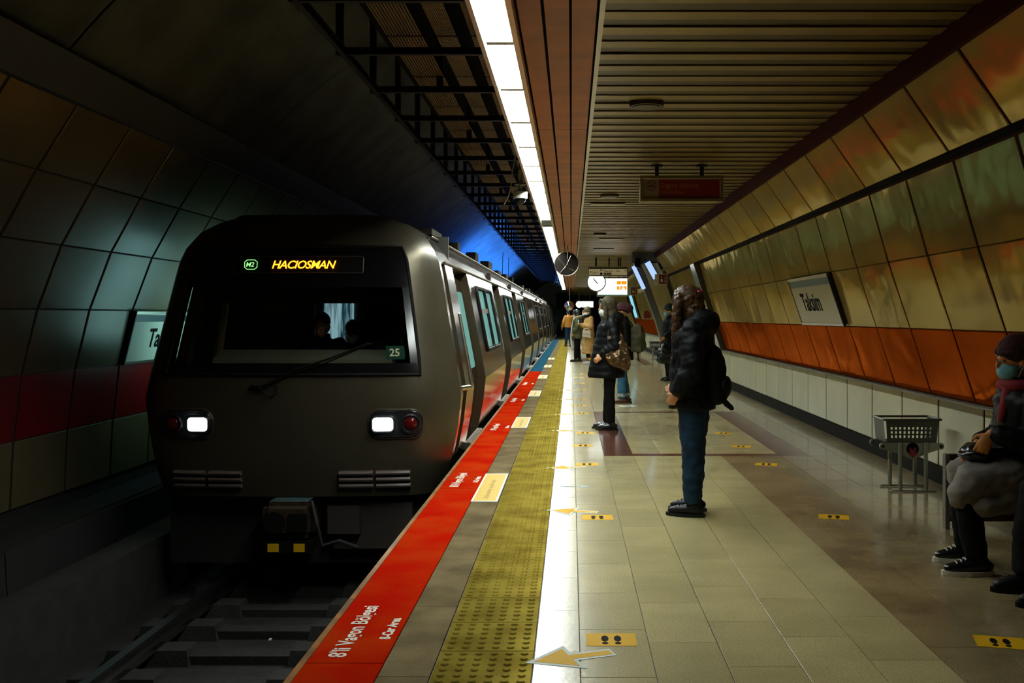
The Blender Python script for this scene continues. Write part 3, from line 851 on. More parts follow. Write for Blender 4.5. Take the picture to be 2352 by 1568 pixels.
nt.links.new(n.outputs['Fac'], cr.inputs[0]); nt.links.new(cr.outputs[0], nt.nodes['Principled BSDF'].inputs['Emission Color'])
bm = bmesh.new(); box(bm, -2.73, -2.40, 10.98, 11.0, .9, 1.615); o = tobj('saloon_window', bm, mw); o['label'] = 'bluish lit window into the passenger saloon'
for x in (-2.85, -2.28):
    bm = bmesh.new(); box(bm, x - .03, x + .03, 10.94, 11.0, .6, 1.7); tobj('bulkhead_post', bm, m_cabw)

# ---- car bodies ----------------------------------------------------
def side_xyz(y, z, sg): return (TC + sg * hw(z), y, z)
DZ0, DZ1 = .03, 1.966
WZ0, WZ1 = .97, 1.81
def door_leaf(sg, w):
    """recessed leaf; local y from 0 to w"""
    bm = bmesh.new(); zs = [DZ0, .35, .65, .97, 1.27, 1.81, DZ1]
    for (a, b) in zip(zs, zs[1:]):
        quad(bm, [(sg * (hw(a) - .10), 0, a), (sg * (hw(a) - .10), w, a), (sg * (hw(b) - .10), w, b), (sg * (hw(b) - .10), 0, b)])
    # centre seam rib
    tube(bm, [(sg * (hw(z) - .095), w / 2, z) for z in zs], .012, 6)
    me = bpy.data.meshes.new('door'); bm.to_mesh(me); bm.free(); me.materials.append(m_stain); return me
def pane(sg, y0, y1, z0, z1, off, m_):
    bm = bmesh.new()
    ring = [(p + (y0 + y1) / 2, q + (z0 + z1) / 2) for p, q in rrect(y1 - y0, z1 - z0, .06, 4)]
    prism(bm, [(sg * (hw(z) + off), y, z) for y, z in ring], (sg * .006, 0, 0))
    me = bpy.data.meshes.new('pane'); bm.to_mesh(me); bm.free(); me.materials.append(m_); return me
def frame_ring(sg, y0, y1, z0, z1, r, t):
    bm = bmesh.new()
    ring = [(p + (y0 + y1) / 2, q + (z0 + z1) / 2) for p, q in rrect(y1 - y0, z1 - z0, r, 5)]
    tube(bm, [(sg * (hw(z) + .006), y, z) for y, z in ring + [ring[0]]], t, 6, caps=False)
    me = bpy.data.meshes.new('window_frame'); bm.to_mesh(me); bm.free(); me.materials.append(m_rubber); return me
MS = {}
for sg in (1, -1):
    mm = m_win if sg > 0 else m_winl
    MS[sg] = dict(door=door_leaf(sg, 1.5), dp1=pane(sg, .14, .66, .80, 1.72, -.098, mm), dp2=pane(sg, .84, 1.36, .80, 1.72, -.098, mm),
                  p1=pane(sg, .03, 1.12, WZ0 + .03, WZ1 - .03, -.012, mm), p2=pane(sg, 1.22, 2.32, WZ0 + .03, WZ1 - .03, -.012, mm),
                  f1=frame_ring(sg, .0, 1.15, WZ0, WZ1, .08, .028), f2=frame_ring(sg, 1.19, 2.35, WZ0, WZ1, .08, .028))
def vent_bar(sg):
    bm = bmesh.new(); box(bm, -.01, .02, .03, 1.12, 1.47, 1.53)
    for v in bm.verts: v.co.x = sg * (hw(v.co.z) + v.co.x)
    me = bpy.data.meshes.new('vent_bar'); bm.to_mesh(me); bm.free(); me.materials.append(m_alu); return me
VB = {1: vent_bar(1), -1: vent_bar(-1)}

def car(y0, y1, door_ends, cabend=False):
    zs = [-.26, 0, DZ0, .35, .65, WZ0, 1.27, WZ1, DZ1, 2.10, 2.25, 2.36, 2.43]
    doors = [(e - 1.5, e) for e in door_ends]
    wins = [(a + .85, b - .75) for a, b in zip([e for e in door_ends], [e - 1.5 for e in door_ends[1:]])]
    wins = [(a, a + 2.35) for a, b in wins]
    if cabend: doors_all = [(9.93, 10.28)] + doors
    else:
        doors_all = doors
    ysb = sorted({y0, y1} | {v for d in doors_all for v in d} | {v for q in wins for v in q})
    def Y(b, z):
        if cabend and b < 10.0: return b + rake(z) * (1.0 if b < 9.8 else .8)
        if cabend and b < 10.4: return b + rake(z) * .55
        return b
    bm = bmesh.new()
    for sg in (1, -1):
        def P(b, z, inn=0): return (TC + sg * (hw(z) - inn), Y(b, z), z)
        for i in range(len(ysb) - 1):
            ym = (ysb[i] + ysb[i + 1]) / 2
            dr = next((d for d in doors_all if d[0] < ym < d[1]), None); wn = next((q for q in wins if q[0] < ym < q[1]), None)
            for j in range(len(zs) - 1):
                zm = (zs[j] + zs[j + 1]) / 2
                if dr and DZ0 < zm < DZ1: continue
                if wn and WZ0 < zm < WZ1: continue
                quad(bm, [P(ysb[i], zs[j]), P(ysb[i + 1], zs[j]), P(ysb[i + 1], zs[j + 1]), P(ysb[i], zs[j + 1])], 1 if zm < .65 else (3 if zm > 2.3 else 0))
        for d in doors_all:
            zz = [z for z in zs if DZ0 <= z <= DZ1]
            for (a, b) in zip(zz, zz[1:]):
                for yb in d: quad(bm, [P(yb, a), P(yb, a, .11), P(yb, b, .11), P(yb, b)], 2)
            quad(bm, [P(d[0], DZ1), P(d[1], DZ1), P(d[1], DZ1, .11), P(d[0], DZ1, .11)], 2)
            quad(bm, [P(d[0], DZ0), P(d[1], DZ0), P(d[1], DZ0, .11), P(d[0], DZ0, .11)], 1)
            # bronze edge on the far jamb
    # roof and ends
    ra = y0 + (1.0 if cabend else 0)
    quad(bm, [(TC - .75, ra, 2.43), (TC + .75, ra, 2.43), (TC + .75, y1, 2.43), (TC - .75, y1, 2.43)], 3)
    for yb in ((y1,) if cabend else (y0, y1)):
        ring = [(TC + hw(z), yb, z) for z in zs] + [(TC - hw(z), yb, z) for z in reversed(zs)]
        quad(bm, ring, 2)
    body = tobj('car_body', bm, [m_stain, m_stain2, m_jamb, m_roof])
    bx = -TL
    for sg in (1, -1):
        m = MS[sg]
        for d in doors:
            L0 = Vector((TC, d[0], 0)) - TL
            inst('door', m['door'], body, L0); inst('door_window', m['dp1'], body, L0); inst('door_window', m['dp2'], body, L0)
        for q in wins:
            L0 = Vector((TC, q[0], 0)) - TL
            inst('window_frame', m['f1'], body, L0); inst('window_frame', m['f2'], body, L0)
            inst('window_pane', m['p1'], body, L0); inst('window_pane', m['p2'], body, L0); inst('vent_bar', VB[sg], body, L0)
    # sill steps and gutter on the platform side
    for d in doors:
        bm = bmesh.new(); box(bm, TC + 1.40, TC + 1.49, d[0] + .02, d[1] - .02, -.06, .02); tobj('door_sill', bm, m_alu, body)
    bm = bmesh.new(); tube(bm, [(TC + 1.135, y0 + .8, 2.262), (TC + 1.135, y1 - .05, 2.262)], .016, 6); tobj('gutter', bm, m_alu, body)
    bm = bmesh.new(); tube(bm, [(TC + 1.29, y0 + .6, 1.985), (TC + 1.29, y1 - .05, 1.985)], .012, 6); tobj('side_bead', bm, m_stain, body)
    bm = bmesh.new(); tube(bm, [(TC + hw(.86) + .004, y, .86) for y in (y0 + 3, y1 - .05)], .006, 5); 
    bm.free()
    for yy in [y0 + 1.6 + 2.6 * k for k in range(int((y1 - y0 - 2) / 2.6))]:
        bm = bmesh.new(); box(bm, TC + .86, TC + 1.02, yy, yy + random.choice((.3, .5, .9)), 2.36, 2.36 + random.choice((.07, .10, .13))); tobj('roof_fitting', bm, m_roof, body)
    for q in wins:
        bm = bmesh.new(); ym = q[1] + .45; box(bm, TC + 1.24, TC + 1.30, ym - .1, ym + .1, 2.0, 2.12); tobj('door_signal', bm, mat('door_signal', (.05, .02, .015), .4) if 'door_signal' not in MATS else MATS['door_signal'], body)
    bm = bmesh.new(); box(bm, TC - 1.2, TC + 1.2, y0 + .5, y1 - .3, -.95, -.27); tobj('underframe', bm, m_under, body)
    return body
dl = 5.45
c1 = car(9.75, 30.85, [12.55 + dl * k for k in range(4)], True)
for k in range(1, 4):
    a = 31.0 + 21.8 * (k - 1)
    car(a, a + 21.65, [12.55 + dl * (i + 4 * k) for i in range(4)])
# cab door leaf, window and grab rails
bm = bmesh.new(); zs = [DZ0, .35, .65, .97, 1.27, 1.81, DZ1]
for (a, b) in zip(zs, zs[1:]):
    quad(bm, [(TC + hw(a) - .10, 9.9 + rake(a) * .8, a), (TC + hw(a) - .10, 10.35 + rake(a) * .55, a), (TC + hw(b) - .10, 10.35 + rake(b) * .55, b), (TC + hw(b) - .10, 9.9 + rake(b) * .8, b)])
cd = tobj('cab_door', bm, m_stain)
for (yy, z0, z1, inn) in ((9.98, .72, 1.45, -.03), (10.42, .72, 1.45, .045)):
    bm = bmesh.new(); tube(bm, [(TC + hw(z) + inn, yy + rake(z) * .5, z) for z in (z0, (z0 + z1) / 2, z1)], .018, 8); tobj('grab_rail', bm, m_alu, cd)
bm = bmesh.new(); tube(bm, [(TC + hw(.72) - .03, 9.97, .70), (TC + hw(.7) + .05, 10.15, .70)], .025, 8); tobj('door_handle', bm, m_alu, cd)
bm = bmesh.new(); quad(bm, [(TC + hw(1.0) - .09, 9.98, 1.0), (TC + hw(1.0) - .09, 10.28, 1.0), (TC + hw(1.75) - .09, 10.4, 1.75), (TC + hw(1.75) - .09, 10.13, 1.75)]); tobj('cab_door_window', bm, m_glassk, cd)

# unseen source for the blue vault glow; lamp body and arms are added
bl = empty('unseen_blue_lamp', (-2.95, 45, 2.85)); tag(bl, 'unseen blue lamp shining up on the tunnel vault behind the train roof', 'lamp')
bm = bmesh.new(); box(bm, -.06, .06, -2.5, 2.5, -.08, 0); mobj('lamp_body', bm, m_black, bl)
for q in (-2, 2):
    bm = bmesh.new(); tube(bm, [(0, q, -.04), (-.02, q, .5), (0, q, 1.33)], .015, 6); mobj('lamp_arm', bm, m_black, bl)
ld = bpy.data.lights.new('blue_lamp', 'AREA'); ld.shape = 'RECTANGLE'; ld.size = .12; ld.size_y = 24; ld.energy = 1500; ld.color = (.03, .20, 1.0)
lo = bpy.data.objects.new('blue_lamp', ld); lo.location = (0, 0, .02); lo.rotation_euler = (PI, math.radians(0), 0); link(lo, bl)

# ================================================================== SIGNS AND FITTINGS
m_signg = mat('sign_frame_bronze', (.34, .28, .15), .35, .7)
m_cream = mat('sign_cream', (.36, .30, .17), .5)
m_redf = mat('sign_red', (.22, .010, .008), .45)
m_dimk = mat('bracket_black', (.015, .013, .011), .6)
m_pal = mat('board_white', (.80, .78, .62), .5, spec=.2)
m_teal = mat('board_teal_stripe', (.012, .06, .055), .4)

def hang_frame(root, x0, x1, z0, z1, y, t=.04, dep=.14):
    """bevelled box frame of four members facing the camera"""
    for (a, b, c, d) in ((x0, x1, z0, z0 + t), (x0, x1, z1 - t, z1), (x0, x0 + t, z0 + t, z1 - t), (x1 - t, x1, z0 + t, z1 - t)):
        bm = bmesh.new(); box(bm, a, b, y, y + dep, c, d); bmesh.ops.bevel(bm, geom=bm.edges[:], offset=.006, segments=1, affect='EDGES')
        mobj('frame_member', bm, m_signg, root)

# --- no smoking sign
r = empty('no_smoking_sign', (0, 0, 0)); tag(r, 'hanging dark red no smoking sign board under the slatted ceiling', 'sign')
hang_frame(r, .76, 1.683, 2.69, 2.98, 11.0)
bm = bmesh.new(); box(bm, .80, 1.645, 11.03, 11.10, 2.73, 2.94); mobj('board', bm, m_cream, r)
bm = bmesh.new(); box(bm, .972, 1.643, 11.024, 11.03, 2.732, 2.938); mobj('red_field', bm, m_redf, r)
m_signtx = mat('sign_lettering', (.42, .20, .08), .5)
text('Sigara içilmez', .077, m_signtx, (.995, 11.022, 2.848), FRONT, r)
text('No smoking', .049, m_signtx, (.995, 11.022, 2.782), FRONT, r)
bm = bmesh.new(); tube(bm, [(.886 + .055 * math.cos(2 * PI * k / 24), 11.024, 2.868 + .055 * math.sin(2 * PI * k / 24)) for k in range(25)], .0055, 6, caps=False)
tube(bm, [(.848, 11.022, 2.906), (.924, 11.022, 2.830)], .0055, 6); mobj('prohibition_ring', bm, m_redf, r)
bm = bmesh.new(); box(bm, .850, .915, 11.023, 11.028, 2.858, 2.868); tube(bm, [(.918, 11.025, 2.866), (.905, 11.025, 2.88), (.915, 11.025, 2.895), (.900, 11.025, 2.902)], .003, 5); mobj('cigarette_mark', bm, m_ink_k, r)
for x in (.952, 1.452):
    bm = bmesh.new(); box(bm, x - .02, x + .02, 11.05, 11.09, 2.97, 3.12); box(bm, x - .06, x + .06, 11.02, 11.12, 3.085, 3.099); mobj('hanger', bm, m_dimk, r)

# --- station name boards
def name_board(label, side):
    if side > 0:
        A, B = Vector((2.70, 0, 1.885)), Vector((2.887, 0, 1.33)); y0, y1 = 10.43, 12.30; X = Vector((0, -1, 0)); ystart = 11.93
    else:
        A, B = Vector((-4.65, 0, 1.484)), Vector((-4.79, 0, .915)); y0, y1 = 10.60, 12.46; X = Vector((0, 1, 0)); ystart = 11.06
    up = (A - B).normalized(); N_ = X.cross(up).normalized()
    o = N_ * .035
    r = empty('station_name_board', (A.x, y0, B.z)); tag(r, label, 'sign'); off = -Vector(r.location)
    def slab(name, u0, u1, m_, h0, h1):
        bm = bmesh.new()
        pts = [B + up * u0 + Vector((0, y0, 0)) + N_ * h0, B + up * u0 + Vector((0, y1, 0)) + N_ * h0, B + up * u1 + Vector((0, y1, 0)) + N_ * h0, B + up * u1 + Vector((0, y0, 0)) + N_ * h0]
        prism(bm, [p + off for p in pts], N_ * (h1 - h0)); return mobj(name, bm, m_, r)
    Lh = (A - B).length
    slab('board', 0, Lh, m_pal, .0, .028)
    slab('teal_stripe', Lh * .80, Lh * .93, m_teal, .028, .030)
    slab('bottom_rail', 0, Lh * .05, m_alu, .028, .036); slab('top_rail', Lh * .95, Lh, m_alu, .028, .036)
    for yy in (y0 - .012, y1 - .012):
        bm = bmesh.new(); prism(bm, [p + off for p in (B + Vector((0, yy, 0)), A + Vector((0, yy, 0)), A + Vector((0, yy, 0)) + N_ * .034, B + Vector((0, yy, 0)) + N_ * .034)], (0, .024, 0)); mobj('edge_rail', bm, m_dimk, r)
    me = text_mesh('Taksim', .30, bold=.006); me.materials.clear(); me.materials.append(m_ink_k)
    M = Matrix((X, up, N_)).transposed().to_4x4()
    p = B + up * (Lh * .31) + Vector((0, ystart, 0)) + N_ * .0305 + off
    t = bpy.data.objects.new('lettering', me); link(t, r); t.matrix_local = Matrix.Translation(p) @ M
name_board('white Taksim station name board on the cream wall right of the platform', 1)
name_board('half hidden white Taksim board on the wall left of the train', -1)

# --- convex mirror seen from behind
def mirror(label, x, y, z, rad, ceil=CZ, front=False):
    r = empty('convex_mirror', (x, y, z)); tag(r, label, 'mirror')
    bm = bmesh.new()
    n = 32; rings = [(rad, 0), (rad * .8, .035), (rad * .5, .06), (rad * .2, .075)]
    R = [[bm.verts.new((q * math.cos(2 * PI * k / n), yy * (-1 if front else 1), q * math.sin(2 * PI * k / n))) for k in range(n)] for q, yy in rings]
    for a, b in zip(R, R[1:]):
        for k in range(n): bm.faces.new((a[k], a[(k + 1) % n], b[(k + 1) % n], b[k]))
    bm.faces.new(R[-1])
    mobj('mirror_dome', bm, mat('mirror_face', (.7, .7, .7), .04, 1.0) if 'mirror_face' not in MATS else MATS['mirror_face'], r, smooth=True)
    if not front:
        bm = bmesh.new(); disc(bm, (0, -.012, 0), rad * .97, n, 'y', .01); mobj('back_plate', bm, mat('mirror_back', (.014, .010, .008), .7, spec=.1), r)
        for a in (40, 62, 215, 330):
            pass
        for (a, b) in (((-.23, .17), (-.03, -.07)), ((.10, .20), (.0, -.03)), ((-.02, -.06), (-.16, -.22)), ((.07, -.12), (.20, -.18))):
            bm = bmesh.new(); tube(bm, [(a[0], -.025, a[1]), (b[0], -.025, b[1])], .009, 6); mobj('brace', bm, m_alu, r)
    bm = bmesh.new(); tube(bm, [(rad * math.cos(2 * PI * k / n), 0, rad * math.sin(2 * PI * k / n)) for k in range(n + 1)], .016, 6, caps=False); mobj('rim', bm, m_alu if front is False else m_redf, r)
    bm = bmesh.new(); tube(bm, [(.02, -.03, rad * .4), (.02, -.03, ceil - z + .02)], .015, 8); mobj('hanger', bm, m_alu, r)
mirror('round convex mirror seen from behind hanging under the orange planks', -.105, 23.7, 2.68, .285)
mirror('small far convex mirror with red rim facing the viewer near the light row end', -.12, 57, 2.04, .26, front=True)

# --- direction sign, clock and departure screen
r = empty('direction_sign', (0, 0, 0)); tag(r, 'hanging bronze lift direction sign above the departure screen', 'sign')
hang_frame(r, .474, 1.608, 2.565, 2.845, 28.2, .03, .17)
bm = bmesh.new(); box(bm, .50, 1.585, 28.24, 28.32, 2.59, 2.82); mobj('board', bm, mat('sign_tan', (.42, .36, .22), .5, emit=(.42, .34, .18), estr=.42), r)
bm = bmesh.new(); box(bm, .50, 1.585, 28.23, 28.24, 2.775, 2.82); mobj('dark_top_band', bm, m_ink_k, r)
text('Asansör / Lift', .085, m_ink_k, (.915, 28.235, 2.69), FRONT, r)
text('→', .12, m_ink_k, (1.47, 28.235, 2.685), FRONT, r)
text('Anıkent', .062, m_ink_k, (.575, 28.235, 2.665), FRONT, r); text('Entrance', .04, m_ink_k, (.575, 28.235, 2.625), FRONT, r)
for (ax, az, s_) in ((.545, 2.68, 1.2), (.835, 2.735, 1.0), (.87, 2.735, 1.0)):
    bm = bmesh.new(); prism(bm, [(ax - .022 * s_, 28.233, az), (ax + .022 * s_, 28.233, az), (ax, 28.233, az + .028 * s_)], (0, .004, 0)); box(bm, ax - .006, ax + .006, 28.233, 28.237, az - .022 * s_, az); mobj('arrow_mark', bm, m_ink_k, r)
for x in (.82, .925, 1.0, 1.075):
    bm = bmesh.new(); box(bm, x, x + .065, 28.234, 28.24, 2.605, 2.67); mobj('pictogram', bm, m_ink_k if x < .9 else mat('picto_tan%d' % int(x * 1000), (.30, .25, .14), .5), r)
for x in (.70, 1.40):
    bm = bmesh.new(); box(bm, x - .02, x + .02, 28.27, 28.31, 2.84, 3.12); mobj('hanger', bm, m_dimk, r)

m_scr = emat('screen_white', (.92, 1.0, 1.0), 2.2); m_scro = emat('screen_orange', (1.0, .25, .0), 1.3); m_scrk = emat('screen_cyan', (.05, .55, .65), .8); m_scrp = emat('screen_pink', (1.0, .45, .45), 1.2)
def screen(label, x0, x1, z0, z1, y, detail):
    r = empty('departure_screen', (x0, y, z0)); tag(r, label, 'screen'); W = x1 - x0; Hh = z1 - z0
    bm = bmesh.new(); box(bm, 0, W, .02, .14, 0, Hh); mobj('casing', bm, m_signg, r)
    bm = bmesh.new(); box(bm, .03, W - .02, .008, .02, .045, Hh - .02); d = mobj('display', bm, m_scr, r)
    if detail:
        for k, zz in enumerate((.345, .195)):
            bm = bmesh.new(); box(bm, W - .315, W - .035, .004, .008, zz, zz + .098); mobj('orange_box', bm, m_scro, d)
            text('1' if k == 0 else '7 dk', .10, m_scr, (W - .215 if k == 0 else W - .26, .003, zz + .012), FRONT, d, name='screen_lettering')
        for (a, b) in ((.035, .115), (W - .11, W - .03)):
            bm = bmesh.new(); box(bm, a, b, .004, .008, .125, .142); mobj('orange_bar', bm, m_scro, d)
        for i in range(16):
            bm = bmesh.new(); box(bm, .14 + i * .038, .155 + i * .038, .005, .008, .126, .140); mobj('stop_mark', bm, m_scrp, d)
        bm = bmesh.new(); box(bm, .03, W - .02, .004, .008, .045, .058); mobj('cyan_bar', bm, m_scrk, d)
        text('İSTANBUL', .035, m_ink_k, (.07, .012, .010), FRONT, r)
    else:
        for i in (0, 1):
            for j in (0, 1):
                bm = bmesh.new(); box(bm, W - .25 + i * .12, W - .20 + i * .12, .004, .008, .12 + j * .1, .16 + j * .1); mobj('orange_box', bm, m_scrp, d)
    bm = bmesh.new(); tube(bm, [(W * .7, .1, Hh), (W * .7, .1, CZ - z0 + .03)], .02, 8); tube(bm, [(W * .4, .1, Hh), (W * .4, .1, CZ - z0 + .03)], .02, 8); mobj('hanger', bm, m_dimk, r)
    return r
def clock(label, x, y, z, rad):
    r = empty('station_clock', (x, y, z)); tag(r, label, 'clock')
    bm = bmesh.new(); disc(bm, (0, 0, 0), rad, 36, 'y', .12); mobj('clock_case', bm, m_signg, r)
    bm = bmesh.new(); disc(bm, (0, -.008, 0), rad * .93, 36, 'y', .008); f = mobj('clock_face', bm, m_scr, r)
    bm = bmesh.new(); tube(bm, [(rad * 1.0 * math.cos(2 * PI * k / 36), -.002, rad * 1.0 * math.sin(2 * PI * k / 36)) for k in range(37)], rad * .06, 6, caps=False); mobj('clock_rim', bm, mat('clock_rim', (.06, .055, .06), .4) if 'clock_rim' not in MATS else MATS['clock_rim'], r)
    for (a, l, w_) in ((128, .55, .012), (132, .35, .016)):
        ca, sa = math.cos(math.radians(a)), math.sin(math.radians(a))
        bm = bmesh.new(); tube(bm, [(-ca * rad * .18, -.014, -sa * rad * .18), (ca * rad * l, -.014, sa * rad * l)], w_, 6); mobj('clock_hand', bm, m_ink_k, r)
    bm = bmesh.new(); tube(bm, [(0, .06, rad), (0, .06, CZ - z + .03)], .02, 8); mobj('hanger', bm, m_dimk, r)
screen('bright white departure screen with orange boxes beside the round clock', .735, 1.625, 2.0, 2.535, 28.56, True)
clock('round white glowing station clock left of the departure screen', .717, 28.42, 2.405, .262)
screen('small far white departure screen glimpsed above the crowd', .56, 1.30, 1.93, 2.33, 58, False)
clock('small far glowing clock left of the far departure screen', .46, 57.85, 2.13, .20)

# --- wall lamps on the portal
m_lampb = emat('cool_lamp', (.42, .60, 1.0), 1.1)
def wall_lamp(label, a, b, y, wd):
    r = empty('wall_lamp', (a[0], y, a[1])); tag(r, label, 'lamp')
    d = Vector((b[0] - a[0], 0, b[1] - a[1])); n = Vector((d.z, 0, -d.x)).normalized() * wd
    bm = bmesh.new(); prism(bm, [n, -n, d - n, d + n], (0, .05, 0)); mobj('lamp_diffuser', bm, m_lampb, r)
    bm = bmesh.new(); prism(bm, [n * 1.2 + Vector((0, .05, 0)), -n * 1.2 + Vector((0, .05, 0)), d - n * 1.2 + Vector((0, .05, 0)), d + n * 1.2 + Vector((0, .05, 0))], (0, .05, 0)); mobj('lamp_tray', bm, m_pier_g, r)
wall_lamp('slanted cool white wall lamp on the cream portal rib', (1.98, 2.84), (2.21, 2.42), 25.9, .075)
wall_lamp('slanted cool white wall lamp on the inner edge of the portal', (1.62, 2.74), (1.90, 2.14), 25.95, .05)

# --- alarm signs
def alarm_sign(label, x0, z0, s, y, kind, ceil):
    r = empty('alarm_sign', (x0, y, z0)); tag(r, label, 'sign')
    bm = bmesh.new(); prism(bm, [(0, 0, 0), (s, 0, .01), (s, 0, s), (0, 0, s)], (-.03, .05, 0)); mobj('sign_case', bm, m_pal, r)
    bm = bmesh.new(); box(bm, s * .24, s * .92, -.006, 0, s * .10, s * .93); mobj('red_field', bm, m_redf, r)
    bm = bmesh.new(); prism(bm, [(s * .40, -.010, s * .30), (s * .36, -.010, s * .48), (s * .42, -.010, s * .54), (s * .42, -.010, s * .80), (s * .48, -.010, s * .80), (s * .48, -.010, s * .55), (s * .60, -.010, s * .48), (s * .57, -.010, s * .32), (s * .50, -.010, s * .22)], (0, .004, 0)); mobj('hand_symbol', bm, m_pal, r)
    if kind == 'hand':
        text('alarm', s * .26, m_pal, (s * .86, -.008, s * .22), (PI / 2, -PI / 2, 0), r)
    else:
        bm = bmesh.new(); tube(bm, [(s * .78, -.01, s * .80), (s * .68, -.01, s * .6), (s * .68, -.01, s * .42), (s * .78, -.01, s * .25)], s * .05, 6); mobj('phone_symbol', bm, m_pal, r)
    bm = bmesh.new(); tube(bm, [(s * .55, .03, s), (s * .55, .03, s + .10), (s * .55 + .38, .1, s + .2)], .018, 8); mobj('bracket', bm, m_alu, r)
alarm_sign('red and cream alarm button sign projecting from the right wall', 2.05, 2.18, .27, 24.0, 'hand', 3)
alarm_sign('far red and white emergency phone sign past the portal rib', 1.75, 2.06, .27, 30.2, 'phone', 3)

# --- loudspeaker
r = empty('loudspeaker', (1.72, 25.7, 2.80)); tag(r, 'black box loudspeaker hung at the portal corner', 'speaker')
bm = bmesh.new(); prism(bm, [(-.08, 0, .13), (.08, 0, .14), (.08, 0, -.14), (-.06, 0, -.09), (-.09, 0, -.02)], (0, .16, 0)); mobj('cabinet', bm, m_dimk, r)
bm = bmesh.new(); tube(bm, [(.08, .08, -.02), (.22, .25, .10)], .025, 8); mobj('bracket', bm, m_dimk, r)
bm = bmesh.new(); box(bm, -.06, .06, -.012, 0, -.08, .10); mobj('grille', bm, m_black, r)

# --- CCTV domes hanging from the cable frame
m_cam = mat('camera_white', (.85, .85, .75), .4)
def cctv(label, x, y, z, top):
    r = empty('cctv_camera', (x, y, z)); tag(r, label, 'camera')
    bm = bmesh.new(); stack(bm, [(0, 0, 0, .088, .088), (0, 0, .02, .092, .092), (0, 0, .085, .092, .092), (0, 0, .10, .06, .06)], 20); mobj('camera_body', bm, m_cam, r, smooth=False)
    bm = bmesh.new(); ball(bm, (0, 0, .0), (.07, .07, .075), 18); mobj('dome', bm, m_glassk, r, smooth=True)
    bm = bmesh.new(); tube(bm, [(0, 0, .10), (0, 0, .36)], [.03, .026], 12); tube(bm, [(0, 0, .17), (0, 0, .18)], [.075, .075], 14, caps=False); mobj('stem', bm, m_cam, r)
    bm = bmesh.new(); tube(bm, [(0, 0, .36), (0, 0, top - z)], .014, 8); mobj('drop_pole', bm, m_dimk, r)
    bm = bmesh.new(); tube(bm, [(-.02, 0, top - z), (-.10, 0, .34), (-.11, 0, .2), (-.14, 0, .05), (-.20, 0, -.07)], .008, 6); mobj('cable', bm, m_cam, r)
cctv('white dome security camera hanging left of the light row', -.64, 12.5, 2.90, 3.62)
cctv('left one of two far dome cameras hanging beside the light row', -.66, 48.9, 3.07, 3.62)
cctv('right one of two far dome cameras hanging beside the light row', -.68, 60.1, 3.31, 3.62)

# --- lit poster case and red cabinet on the far wall
r = empty('poster_case', (2.62, 41.0, 1.35)); tag(r, 'tall cyan lit poster case leaning on the far right wall', 'poster case')
bm = bmesh.new(); prism(bm, [(.20, 0, 0), (.14, 0, 0), (-.14, 0, 1.0), (-.08, 0, 1.0)], (0, 2.0, 0)); mobj('case', bm, m_signg, r)
bm = bmesh.new(); prism(bm, [(.128, .15, .04), (.12, .15, .04), (-.137, .15, .96), (-.129, .15, .96)], (0, 1.7, 0)); mobj('lit_poster', bm, emat('poster_glow', (.25, .75, .95), .9), r)
r = empty('red_cabinet', (2.56, 35.0, 1.36)); tag(r, 'small dark red hose cabinet on the far right wall', 'cabinet')
bm = bmesh.new(); prism(bm, [(0, 0, 0), (.26, 0, 0), (.18, 0, .26), (0, 0, .26)], (0, .35, 0)); bmesh.ops.bevel(bm, geom=bm.edges[:], offset=.02, segments=2, affect='EDGES'); mobj('cabinet_body', bm, m_redf, r)
bm = bmesh.new(); box(bm, -.012, 0, .03, .32, .03, .23); dd = mobj('door', bm, m_lred, r); bm = bmesh.new(); box(bm, -.03, -.012, .06, .08, .10, .16); mobj('handle', bm, m_alu, dd)

